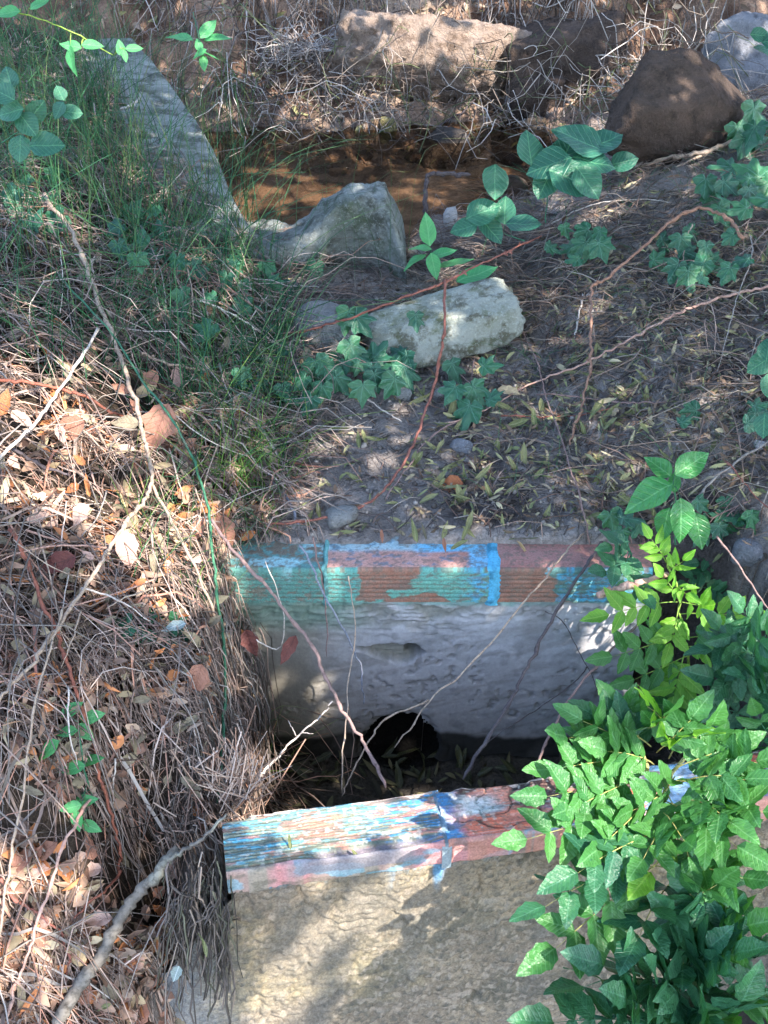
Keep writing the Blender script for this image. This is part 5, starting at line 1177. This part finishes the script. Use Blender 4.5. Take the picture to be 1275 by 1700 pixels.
shrub('leafy_shrub', 'blue green shrub at the picture edge behind the bright sapling',
      [[(1300, 1420, 0, 1.50), (1270, 1300, 0, 1.55), (1240, 1180, 0, 1.62), (1250, 1060, 0, 1.68)]],
      [((1255, 1110, 1.64), (1190, 1030, 1.66)), ((1255, 1100, 1.64), (1285, 1040, 1.60), 'dark', 3, .062), ((1248, 1150, 1.62), (1180, 1120, 1.60)), ((1250, 1170, 1.60), (1290, 1130, 1.56), 'dark', 3, .06), ((1245, 1200, 1.60), (1185, 1230, 1.55)),
       ((1260, 1240, 1.57), (1200, 1290, 1.50)), ((1265, 1260, 1.56), (1285, 1200, 1.52)), ((1270, 1300, 1.54), (1215, 1350, 1.46)), ((1250, 1070, 1.66), (1180, 1075, 1.64)), ((1280, 1340, 1.52), (1240, 1270, 1.46)), ((1240, 1190, 1.60), (1165, 1165, 1.58), 'dark', 3, .045), ((1265, 1080, 1.64), (1215, 1130, 1.6)), ((1280, 1160, 1.58), (1230, 1120, 1.55)), ((1275, 1220, 1.55), (1255, 1160, 1.5), 'green', 3), ((1290, 1260, 1.52), (1240, 1330, 1.44)), ((1285, 1330, 1.48), (1275, 1400, 1.40), 'green', 3), ((1262, 1060, 1.66), (1230, 1005, 1.66), 'dark', 3, .045), ((1290, 1080, 1.62), (1262, 1180, 1.58)), ((1235, 1230, 1.54), (1180, 1270, 1.5), 'green', 3)],
      'dark', .054, 'stem_green', 54)
shrub('leafy_shrub', 'sparse shrub in the lower right corner against the rendered wall',
      [[(1310, 1720, 0, 1.05), (1270, 1640, 0, 1.08), (1225, 1570, 0, 1.12)]],
      [((1240, 1600, 1.1), (1225, 1545, 1.1)), ((1250, 1620, 1.09), (1190, 1625, 1.05), 'dark', 3), ((1265, 1640, 1.08), (1225, 1690, 1.0), 'green', 3), ((1270, 1650, 1.07), (1290, 1600, 1.02)), ((1280, 1680, 1.06), (1262, 1720, 1.0), 'green', 3), ((1235, 1590, 1.1), (1265, 1555, 1.08), 'dark', 2)],
      'dark', .048, 'stem_green', 55)
shrub('small_leaved_shrub', 'small round leaved blue green shrub under the grey bank branch',
      [[(1270, 1000, 0, 1.94), (1230, 940, 0, 1.98), (1195, 890, 0, 2.02)], [(1215, 925, 0, 1.99), (1175, 960, 0, 1.96), (1150, 1000, 0, 1.94)]],
      [((1200, 900, 2.01), (1175, 865, 2.01)), ((1205, 905, 2.00), (1225, 868, 1.99)), ((1215, 925, 1.99), (1160, 930, 1.97)), ((1225, 940, 1.98), (1240, 920, 1.96)), ((1190, 945, 1.97), (1140, 965, 1.94)), ((1240, 960, 1.96), (1262, 935, 1.94)), ((1165, 975, 1.95), (1200, 985, 1.92)), ((1250, 975, 1.95), (1230, 1000, 1.92))],
      'dark', .034, 'stem_green', 56)
shrub('dusky_seedling', 'dusky blue green seedling leaves left of the bright sapling tip',
      [[(1070, 980, 0, 1.82), (1050, 930, 0, 1.86), (1040, 890, 0, 1.90)]],
      [((1050, 935, 1.85), (1005, 945, 1.82), 'dark', 2, .042), ((1046, 915, 1.87), (1035, 960, 1.82), 'dark', 2, .042), ((1058, 950, 1.84), (1075, 985, 1.78), 'dark', 2, .042), ((1045, 900, 1.88), (1015, 905, 1.86), 'dark', 2, .04)],
      'dark', .04, 'stem_green', 57)

def broad_plant(name, label, stem, leaves, key, stemmat='stem_green', cat='plant', r=.0018, up=.55):
    """leaves: (u, v of the middle, length in pixels, heading in the picture in degrees, height above the stem line or plane y)"""
    rng = np.random.default_rng(int(abs(stem[0][0])) + 3)
    P = path(stem, 6); root = thing(name, P[0], label, cat); rl = P[0]
    obj('stem', stick_mesh('stem', P, r, r * .7, M[stemmat], 5, .06, np.array(rl), 4), root)
    for lf in leaves:
        u, v, L, ang = lf[:4]; y = lf[4] if len(lf) > 4 else None
        c = at_y(u, v, y) if y else at_g(u, v, .06)
        m = mpp(c); a = math.radians(ang); pl = np.array([math.cos(a), 0, 0]) + math.sin(a) * np.array([0, SP, CP])
        pl = pl + rng.normal(0, .12, 3); n = TOCAM * (1 - up) + np.array([0, 0, 1]) * up + rng.normal(0, .22, 3)
        pl /= np.linalg.norm(pl)
        # keep the drawn length when the leaf lies away from the picture plane
        place('leaf', LF[key][rng.integers(0, 4)], pl, n, L * m * 1.08, c - pl * L * m * .5, root, rl)
        j = np.argmin(np.linalg.norm(P - (c - pl * L * m * .5), axis=1))
        Q = np.linspace(P[j], c - pl * L * m * .5, 5); Q[1:4, 2] += .006
        obj('leaf_stalk', stick_mesh('leaf_stalk', Q, .0009, .0007, M[stemmat], 4, .03, np.array(rl), 2), root)
    return root
broad_plant('round_leaved_plant', 'dark green plant with rounded leaves standing before the stream', [(905, 370, 0, 3.12), (908, 310, 0, 3.16), (915, 270, 0, 3.20), (950, 245, 0, 3.22)],
            [(880, 247, 58, 100, 3.10), (966, 232, 88, 150, 3.12), (1000, 236, 66, 30, 3.14), (914, 272, 72, 215, 3.06), (950, 296, 82, 340, 3.02), (985, 268, 70, -10, 3.08), (905, 305, 50, 250, 3.05), (822, 300, 56, 260, 3.04), (975, 300, 60, 300, 3.0), (940, 252, 60, 60, 3.15), (1035, 268, 44, 10, 3.12)], 'round')
broad_plant('low_round_plant', 'low rounded leaves beside the bluish stone under the tall plant', [(870, 400, 0, 3.0), (830, 385, 0, 3.04), (790, 360, 0, 3.08)],
            [(868, 371, 56, 0, 2.96), (800, 352, 56, 30, 3.02), (815, 380, 50, 330, 3.0), (772, 378, 44, 200, 3.0), (838, 350, 44, 90, 3.03)], 'round')
broad_plant('small_leafy_plant', 'small bright green plant between the concrete lip and pale boulder', [(720, 450, .0), (716, 420, .05), (710, 385, .1)],
            [(710, 382, 52, 96, 2.95), (690, 432, 46, 215, 2.9), (735, 420, 44, 25, 2.92), (720, 440, 42, 280, 2.88), (755, 436, 56, 15, 2.9), (700, 412, 36, 160, 2.93), (790, 455, 70, 10, 2.86)], 'trefoil', up=.7)
broad_plant('dogwood_seedling', 'glossy broad leaved seedling with veined leaves above the bright sapling', [(1120, 905, 0, 1.88), (1124, 850, 0, 1.90), (1118, 800, 0, 1.92)],
            [(1148, 770, 66, 28, 1.90), (1078, 822, 84, 205, 1.86), (1133, 862, 70, 285, 1.82), (1095, 775, 50, 140, 1.93), (1104, 870, 56, 250, 1.87), (1120, 800, 36, 90, 1.92), (1160, 880, 60, 290, 1.86)], 'dogwood', r=.0022, up=.55)
broad_plant('trefoil_bramble', 'light green three leaflet bramble spray at the upper left', [(-20, 5, 0, 2.6), (60, 28, 0, 2.6), (130, 62, 0, 2.62), (190, 92, 0, 2.64)],
            [(118, 98, 46, 268, 2.58), (118, 76, 36, 175, 2.6), (152, 74, 34, 5, 2.6), (200, 80, 28, 100, 2.62), (207, 92, 22, 275, 2.6), (222, 80, 28, 10, 2.62), (65, 6, 36, 30, 2.58), (12, 20, 44, 190, 2.58)], 'trefoil', 'stem_bright', r=.0016, up=.35)
broad_plant('bramble', 'dusky bramble leaves hanging in shade at the left edge', [(-20, 250, 0, 2.5), (30, 215, 0, 2.52), (80, 190, 0, 2.55), (110, 165, 0, 2.58)],
            [(18, 185, 44, 190, 2.46), (45, 205, 44, 300, 2.46), (75, 240, 54, 10, 2.45), (33, 245, 44, 270, 2.45), (60, 185, 40, 60, 2.5), (118, 186, 34, 0, 2.52), (98, 182, 30, 250, 2.52), (5, 155, 44, 150, 2.46), (100, 155, 26, 100, 2.56), (15, 130, 36, 110, 2.5)], 'round', r=.0016, up=.35)
broad_plant('leafy_sprig', 'pale green leafy sprig hanging over water beside concrete wall', [(320, 20, 0, 4.2), (330, 60, 0, 4.16), (340, 105, 0, 4.12)],
            [(300, 62, 44, 185, 4.1), (345, 48, 40, 60, 4.1), (360, 62, 42, 10, 4.1), (332, 88, 26, 200, 4.06), (350, 92, 26, 340, 4.06), (338, 104, 26, 270, 4.05), (330, 75, 24, 100, 4.08)], 'trefoil', r=.0018, up=.5)
broad_plant('edge_sprig', 'green sprig entering at the upper right edge over the pale rock', [(1300, 60, 0, 3.4), (1262, 72, 0, 3.42)], [(1262, 58, 34, 10, 3.38), (1268, 85, 36, 350, 3.38), (1285, 70, 40, 0, 3.36)], 'round')
broad_plant('edge_sprig', 'green leaf sprig at the right edge of the soil bank', [(1300, 620, 0, 2.1), (1270, 600, 0, 2.12)], [(1262, 604, 44, 200, 2.1), (1275, 580, 40, 90, 2.1), (1268, 705, 40, 270, 2.0), (1278, 640, 40, 280, 2.08)], 'round')
broad_plant('weed', 'feathery green weed in the shaded straw bank', [(160, 1340, .03), (140, 1280, .06), (130, 1200, .08)], [(118, 1178, 40, 30), (150, 1190, 44, 10), (140, 1215, 40, 330), (110, 1215, 40, 200), (80, 1245, 50, 215), (150, 1262, 44, 20), (120, 1275, 44, 190), (140, 1330, 40, 10), (118, 1340, 36, 200), (128, 1362, 36, 270), (150, 1372, 36, 330)], 'trefoil', up=.5)

def ivy_stalk(a, b, root, org):
    Q = np.linspace(a, b, 5); Q[1:4, 2] -= .008
    obj('leaf_stalk', stick_mesh('leaf_stalk', Q, .0009, .0007, M['bark_mauve'], 4, .05, org, 2), root)
def ivy(label, cu, cv, ru, rv, n, size, seed, h=(.03, .09), stems=2, group=None):
    rng = np.random.default_rng(seed); c = at_g(cu, cv + rv * .3, .02); root = thing('ivy', c, label, 'ivy', group)
    SP_ = []
    for s in range(stems):
        a = rng.uniform(0, 6.28); P = path([(cu - ru * math.cos(a), cv - rv * math.sin(a), .02), (cu + rng.normal(0, ru * .2), cv + rng.normal(0, rv * .2), .05), (cu + ru * math.cos(a), cv + rv * math.sin(a), .02)], 6)
        obj('stem', stick_mesh('stem', P, .0016, .0011, M['bark_mauve'], 5, .08, c, seed + s), root); SP_.append(P)
    pts = []
    for i in range(n):
        best = None
        for _ in range(12):
            a, q = rng.uniform(0, 6.28), math.sqrt(rng.uniform(0, 1)); p = (cu + ru * q * math.cos(a), cv + rv * q * math.sin(a))
            dmin = min([math.hypot(p[0] - o[0], p[1] - o[1]) for o in pts] or [99])
            if best is None or dmin > best[0]: best = (dmin, p)
        pts.append(best[1]); u, v = best[1]
        p = at_g(u, v, rng.uniform(*h)); m = mpp(p); a = math.radians(rng.normal(-80, 55))
        d = np.array([math.cos(a), 0, 0]) + math.sin(a) * np.array([0, SP, CP]); d += rng.normal(0, .15, 3)
        nn = TOCAM * .5 + np.array([0, 0, .6]) + rng.normal(0, .28, 3)
        sz = size * rng.uniform(.75, 1.2) * m * .62
        place('leaf', IVY[rng.integers(0, 5)], d, nn, sz, p - d * sz * .3, root, c)
        A = np.vstack(SP_); j = np.argmin(np.linalg.norm(A - p, axis=1)); ivy_stalk(A[j], p - d * sz * .2, root, c)
    return root
ivy('ivy creeping through grass beside the upper concrete wall', 250, 390, 60, 50, 10, 48, 21, h=(.04, .10))
ivy('ivy in the shaded grass at the left edge', 60, 330, 50, 50, 8, 50, 22, h=(.05, .1))
ivy('glossy ivy cluster at the foot of the pale boulder', 600, 612, 85, 42, 17, 58, 1)
ivy('twin ivy sprigs hanging on soil between boulder and buff leaf', 786, 640, 40, 50, 6, 56, 2)
ivy('single ivy leaf lying on the face of the pale boulder', 692, 532, 3, 3, 1, 52, 3, h=(.17, .175), stems=1)
ivy('ivy leaf pair over the grey stone', 588, 528, 12, 10, 2, 54, 4, h=(.09, .11), stems=1)
ivy('ivy trailing on the grassy bank under the concrete lip', 455, 440, 70, 50, 9, 50, 5)
ivy('shaded ivy in the grass left of the grey stone', 345, 480, 70, 70, 10, 52, 6)
ivy('ivy trailing through grass below the tan thorny stem', 440, 610, 50, 60, 9, 48, 7)
ivy('ivy leaves at lower left of the boulder cluster, on the soil', 505, 655, 34, 24, 6, 54, 8)
ivy('ivy patch within the arching rust cane', 1165, 425, 75, 40, 14, 52, 9)
ivy('ivy climbing at the right edge below driftwood', 1225, 315, 55, 45, 13, 56, 10)
ivy('ivy patch behind the arch on the soil bank', 955, 405, 50, 28, 8, 46, 11)
ivy('dusky ivy at the right end of the painted coping', 1035, 900, 36, 45, 8, 50, 12, h=(.03, .07))
ivy('ivy at the right edge beside the pale pebble', 1262, 690, 18, 22, 3, 46, 13)
ivy('ivy hanging over the upper right edge by the driftwood end', 1250, 215, 34, 30, 7, 60, 14)
ivy('dark ivy half hidden by straw in the left bank', 250, 1040, 60, 26, 6, 60, 15, h=(.02, .05))
ivy('little ivy on the soil right of the level twigs', 1140, 690, 14, 12, 2, 40, 16)
ivy('ivy beneath the small leaved shrub', 1205, 860, 60, 40, 8, 44, 17, h=(.01, .04))

# ------------------------------------------------------------------ fallen leaves one can point to
DEAD = {k: [leaf_mesh('leaf_' + k, M[k], width=w, belly=.42, curl=c, fold=f, wob=.30, seed=i + 3, n=8, serr=.10) for i, (c, f) in enumerate(((.2, .2), (-.15, .35), (.05, .1), (.3, .3)))]
        for k, w in (('deadleaf', .72), ('palepink', .66), ('darkred', .62), ('orange', .6), ('palestraw', .62), ('greyleaf', .5), ('blueleaf', .42))}
NARROW = [leaf_mesh('leaf_narrow', M['olive'], width=w, curl=c, fold=.35, twist=tw, wob=.06, seed=i) for i, (w, c, tw) in enumerate(((.22, .12, .5), (.26, -.1, -.6), (.2, .25, .9), (.3, .05, .2)))]
WET = [leaf_mesh('leaf_wet', M['wetleaf'], width=.28, curl=c, fold=.3, twist=tw, wob=.06, seed=i) for i, (c, tw) in enumerate(((.12, .5), (-.1, -.6), (.25, .9), (.05, .2)))]
def fallen(label, u, v, L, ang, mat, h=.05, y=None, up=.4, group=None, wscale=1.0, i=0):
    rng = np.random.default_rng(int(u * 3 + v)); c = at_y(u, v, y) if y else at_g(u, v, h); m = mpp(c); a = math.radians(ang)
    d = np.array([math.cos(a), 0, 0]) + math.sin(a) * np.array([0, SP, CP]); d = d / np.linalg.norm(d) + rng.normal(0, .08, 3)
    n = TOCAM * (1 - up) + np.array([0, 0, 1.]) * up + rng.normal(0, .15, 3)
    me = (NARROW if mat == 'olive' else WET if mat == 'wetleaf' else DEAD[mat])[(int(u + v) + i) % 4]
    o = place('fallen_leaf', me, d, n, L * m, c - d * L * m * .5, wscale=wscale)
    return tag(o, label, 'leaf', group)
fallen('big brown dead leaf caught behind the grey tan branch', 262, 710, 88, 250, 'deadleaf', .08, up=.15, wscale=1.0)
fallen('smaller pinkish brown leaf above the big brown one', 248, 632, 46, 220, 'deadleaf', .07, up=.2)
fallen('dull rose curled leaf in the straw left of the branch', 112, 712, 66, 200, 'deadleaf', .06, up=.3)
fallen('pale pink leaf lying in full sun on the straw', 212, 915, 66, 280, 'palepink', .07, up=.5)
fallen('pale pink leaf higher up on the sunlit straw', 132, 855, 46, 230, 'palepink', .07, up=.4)
fallen('dark red dead leaf in shade below the sunlit straw', 95, 935, 66, 200, 'darkred', .06, up=.3)
fallen('brown leaf on the bank edge beside the grass tuft', 372, 880, 58, 300, 'deadleaf', .06, up=.3)
fallen('brown rounded leaf in the shaded straw below the ivy', 328, 1128, 58, 250, 'deadleaf', .07, up=.25)
fallen('dark red leaf hanging before the grey wall beside the straw', 416, 1068, 50, 290, 'darkred', 0, 1.78, .1)
fallen('withered dark red leaf hanging on the mauve cane', 478, 1080, 56, 250, 'darkred', 0, 1.70, .1, wscale=.7)
fallen('grey blue narrow leaf in the shaded bank', 290, 1040, 44, 190, 'blueleaf', .08, up=.6)
fallen('orange brown rounded leaf lying on the dark soil', 748, 806, 46, 190, 'orange', .012, up=.6, wscale=1.35)
fallen('buff leaf on the soil right of the twin ivy sprigs', 845, 652, 40, 340, 'palestraw', .02, up=.6)
fallen('orange leaf at the edge of the sunlit straw', 190, 898, 32, 340, 'orange', .07)
fallen('thin upright orange leaf in the straw', 145, 805, 40, 100, 'orange', .07, up=.1, wscale=.5)
fallen('orange leaf by the left edge of the straw', 6, 670, 46, 80, 'orange', .06, up=.2)
fallen('small orange fleck leaf above the red cane', 235, 965, 22, 30, 'orange', .07)
fallen('bright orange leaf on the straw near the branch fork', 118, 812, 28, 200, 'orange', .07)
fallen('orange leaf by the rose coloured curled leaf', 132, 765, 26, 150, 'orange', .07)
fallen('brown curled leaf on the straw above branch fork', 208, 702, 50, 185, 'greyleaf', .08)
fallen('grey leaf caught on pale twig beside the grey stone', 510, 592, 34, 260, 'greyleaf', .07, up=.1)
fallen('grey dead leaf hanging in the grass by the thorny stem', 378, 572, 26, 270, 'greyleaf', .09, up=.1)
fallen('green yellow leaf on the orange brick edge', 778, 1318, 36, 20, 'olive', 0, 1.405, .8)
fallen('narrow brown leaf standing on the blue coping', 738, 905, 26, 280, 'deadleaf', 0, 1.955, .3, wscale=.4)
fallen('narrow brown leaf left of centre on the coping', 634, 890, 24, 270, 'deadleaf', 0, 1.97, .3, wscale=.4)
fallen('olive leaf lying slanted on the blue coping', 764, 903, 36, 30, 'olive', 0, 1.96, .7)
fallen('long olive leaf overlapping the red coping brick', 870, 893, 52, 175, 'olive', 0, 1.985, .8)
fallen('pale curved leaf blade on the red coping brick', 872, 915, 42, 310, 'palestraw', 0, 1.955, .7, wscale=.25)
fallen('yellow green leaf on the light blue painted brick', 590, 1418, 24, 310, 'olive', 0, 1.275, .8, wscale=1.4)
fallen('green narrow leaf standing upright on the blue brick', 482, 1395, 30, 95, 'olive', 0, 1.29, .2)
fallen('greenish leaf hanging low among the wall roots', 340, 1570, 40, 95, 'olive', 0, 1.12, .2)
fallen('grey green round leaf near the wall foot roots', 292, 1618, 30, 250, 'blueleaf', 0, 1.08, .4, wscale=1.6)
fallen('yellow green curl of leaf at the bottom corner', 172, 1672, 26, 200, 'olive', .06, wscale=1.6)
fallen('long drooping grey leaf at the foot of the log', 188, 1655, 60, 300, 'greyleaf', .05, up=.2)
for i in range(150):   # narrow leaves on the soil, none to be told from the next
    rng = np.random.default_rng(4000 + i); u, v = rng.uniform(480, 1120), rng.uniform(560, 890)
    if u < 660 and rng.uniform() < .6: continue
    fallen('narrow olive leaf fallen on soil near ' + landmark(u, v), u, v, rng.uniform(20, 56), rng.uniform(0, 360), 'olive', rng.uniform(.006, .018), up=.65, group='narrow leaves fallen on the soil' + ' near ' + landmark(u, v), i=i)
for i in range(90):
    rng = np.random.default_rng(5000 + i); u, v = rng.uniform(0, 370), rng.uniform(600, 1330)
    kind = 'greyleaf' if v > 930 else str(rng.choice(['palepink', 'greyleaf', 'palestraw', 'deadleaf']))
    fallen('curled dead leaf in the bank straw near ' + landmark(u, v), u, v, rng.uniform(22, 46), rng.uniform(0, 360), kind, rng.uniform(.03, .07), up=rng.uniform(0, .5), group='curled dead leaves in the left bank' + ' near ' + landmark(u, v), wscale=rng.uniform(.5, 1), i=i)
for i in range(60):
    rng = np.random.default_rng(6000 + i); u, v = rng.uniform(0, 300), rng.uniform(1400, 1700)
    kind = str(rng.choice(['palepink', 'deadleaf', 'palestraw', 'greyleaf', 'greyleaf', 'deadleaf', 'palepink', 'orange']))
    fallen('dead leaf in the lower bank litter near ' + landmark(u, v), u, v, rng.uniform(22, 52), rng.uniform(0, 360), kind, rng.uniform(.01, .04), up=rng.uniform(.2, .7), group='dead leaves in the lower left litter' + ' near ' + landmark(u, v), i=i)
for i in range(26):
    rng = np.random.default_rng(7000 + i); u, v = rng.uniform(450, 900), rng.uniform(1240, 1300)
    fallen('wet dark leaf on the pit floor near ' + landmark(u, v), u, v, rng.uniform(26, 52), rng.uniform(0, 360), 'wetleaf', rng.uniform(.005, .03), up=.6, group='wet leaves on the pit floor' + ' near ' + landmark(u, v), i=i)

# ------------------------------------------------------------------ the tree overhead whose gaps let the sun through
# lit ground of the photograph: (u, v, ru, rv, tilt deg, share of leaves missing)
LIT = [(150, 770, 190, 130, 20, .95), (240, 900, 140, 95, 40, 1.0), (60, 660, 120, 60, 0, .9), (330, 930, 90, 70, 45, .8), (415, 1290, 45, 75, 0, .9), (60, 1560, 120, 170, 0, .85), (90, 1420, 60, 60, 0, .5),
       (640, 1345, 330, 60, -8, .93), (820, 1425, 190, 46, -14, 1.0), (700, 1460, 180, 28, -36, 1.0), (590, 1500, 170, 26, -38, 1.0), (760, 1500, 120, 18, -36, .97), (480, 1510, 120, 30, -40, .9), (640, 1560, 150, 26, -38, .97), (520, 1590, 150, 24, -40, 1.0), (430, 1620, 110, 26, -40, .8), (480, 1665, 120, 26, -36, .97), (600, 1640, 90, 14, -38, .9), (400, 1480, 60, 24, -30, .6), (700, 1390, 140, 40, -10, .8),
       (690, 100, 140, 80, -10, .95), (500, 110, 100, 110, 0, .6), (560, 205, 70, 34, 0, .8), (1050, 100, 80, 60, -20, .85), (1140, 205, 40, 26, 0, .97), (760, 200, 60, 24, 0, .7), (480, 330, 100, 22, 0, .95), (600, 270, 60, 14, 0, .8), (440, 285, 50, 12, 0, .8), (700, 320, 70, 20, 0, .8), (640, 240, 50, 14, 0, .6),
       (350, 270, 40, 90, 30, .4), (640, 335, 40, 40, 0, .3), (790, 480, 60, 14, -5, .3), (1080, 1620, 30, 40, 0, .6), (1230, 1480, 60, 50, 0, .8), (1010, 1560, 40, 20, -30, .6), (1130, 60, 60, 40, 0, .6)]
LIT3 = [(at_y(1110, 965, 1.80), .12, 1.0), (at_y(1140, 1060, 1.78), .10, .97), (at_y(1040, 1250, 1.28), .12, .6), (at_y(1160, 1310, 1.22), .15, .9), (at_y(940, 1290, 1.2), .07, .8), (at_y(150, 80, 2.6), .12, .9), (at_y(980, 1540, 1.1), .06, .4), (at_y(1240, 1020, 1.75), .05, 1.0)]
def build_tree():
    rng = np.random.default_rng(77)
    base = np.array([2.3, -.9, float(ground(2.3, -.9))])
    root = thing('tree', base, 'tall leafy tree standing behind the viewer and shading the ditch', 'tree')
    tr = np.array([(0, 0, -.1), (.05, .05, .9), (.0, .2, 1.9), (-.1, .45, 2.8), (-.3, .8, 3.6)]) + base
    obj('trunk', stick_mesh('trunk', catmull(tr, 5), .14, .07, M['bark_trunk'], 10, .05, base, 1), root)
    n = 38000
    g = np.stack([rng.uniform(-1.75, 1.85, n), rng.uniform(.2, 6.1, n), rng.uniform(-.3, .5, n)], -1)
    t = rng.uniform(2.35, 3.6, n); C = g + SUN[None] * t[:, None]
    cl = fbm(C[:, 0] * 1.6, C[:, 1] * 1.6, C[:, 2] * 1.6, 401, 3)
    # where does each leaf's shadow fall
    ts = np.linspace(1.8, 7.5, 260); hit = np.full(n, np.nan)
    Pm = C[:, None, :] - SUN[None, None, :] * ts[None, :, None]
    under = Pm[..., 2] < ground(Pm[..., 0], Pm[..., 1])
    # the front wall's face is a plane of its own
    kk = np.argmax(under, 1); S = C - SUN[None] * ts[kk][:, None]
    dn = (C - W1O) @ -W1B; tw = dn / (-SUN @ W1B + 1e-9); Pw = C - SUN[None] * tw[:, None]
    onw = (tw > 0) & (Pw[:, 2] < 0) & (Pw[:, 2] > -.6) & (((Pw - W1O) @ W1A) > -.1); S[onw] = Pw[onw]
    tz = (C[:, 2] - 0.0) / SUN[2]; Pz = C - SUN[None] * tz[:, None]; lo = Pz - W1O
    ontop = ((lo @ W1B) > -.01) & ((lo @ W1B) < W1T + .01) & ((lo @ W1A) > -.02); S[ontop] = Pz[ontop]
    pit = (S[:, 2] < -.1) & (S[:, 1] > w1line(S[:, 0]) + .05) & (S[:, 0] > -.26) & (S[:, 0] < .6)
    face = (S[:, 0] > -.3) & (S[:, 0] < .5) & (S[:, 1] > 1.86) & (S[:, 1] < 2.0)
    u, v = pix(S)
    wob = (fbm(u / 60, v / 60, 0, 410, 4) - .5); wob2 = fbm(u / 22, v / 22, 0, 420, 3)
    cut = np.zeros(n)
    for (cu, cv, ru, rv, a, p) in LIT:
        a = math.radians(a); du, dv = u - cu, v - cv; x = du * math.cos(a) + dv * math.sin(a); y = -du * math.sin(a) + dv * math.cos(a)
        r = (x / ru) ** 2 + (y / rv) ** 2 + wob * (1.5 if rv > 40 else .8)
        cut = np.maximum(cut, p * sstep(1.1, .75, r) * np.where(wob2 > .62, .35 + .65 * p ** 4, 1))
    cut[pit | face] = 0
    for (c, rad, p) in LIT3:
        d = C - c; al = d @ SUN; dist = np.linalg.norm(d - al[:, None] * SUN[None], axis=1)
        cut = np.maximum(cut, p * sstep(1.15, .8, dist / rad + wob * .5))
    fleck = sstep(.625, .66, fbm(u / 34, v / 22, 0, 430, 2)) * (v < 880) * ((u > 330) | (v < 560)) * ~(pit | face)
    cut = np.maximum(cut, fleck)
    keep = rng.uniform(0, 1, n) > np.where(cut > .88, 1.0, cut)
    # gaps ordinary crowns have
    keep &= C[:, 2] > 1.85
    keep &= ~((cl > .66) & (rng.uniform(0, 1, n) < .3))
    C = C[keep]; n = len(C)
    L = rng.uniform(.06, .10, n); nn = rng.normal(0, .55, (n, 3)) + SUN[None] * 1.0; nn /= np.linalg.norm(nn, axis=1, keepdims=True)
    d = rng.normal(0, 1, (n, 3)); d -= nn * np.sum(d * nn, 1, keepdims=True); d /= np.linalg.norm(d, axis=1, keepdims=True)
    k = 3; tt = np.linspace(-.5, .5, k)
    P = C[:, None] + d[:, None] * (L[:, None] * tt[None])[..., None]
    V, F, Cv = ribbons(P, (L * .30)[:, None] * np.array([.2, 1.1, .15])[None], nn, pal([(.05, .13, .04), (.07, .17, .05), (.04, .10, .04)], n))
    obj('crown', raw_mesh('crown', V - base, F, M['canopy'], Cv), root)
    top = tr[-1]
    for i in range(14):
        e = C[rng.integers(0, n)]; s = catmull(tr, 5)[rng.integers(9, 20)]
        Q = np.linspace(s, e, 8); Q[1:-1] += rng.normal(0, .08, (6, 3)); Q[1:-1, 2] += .15
        if np.any((Q[:, 2] < 2.0)): continue
        obj('limb', stick_mesh('limb', Q, .022, .004, M['bark_trunk'], 5, .05, base, i), root)
build_tree()
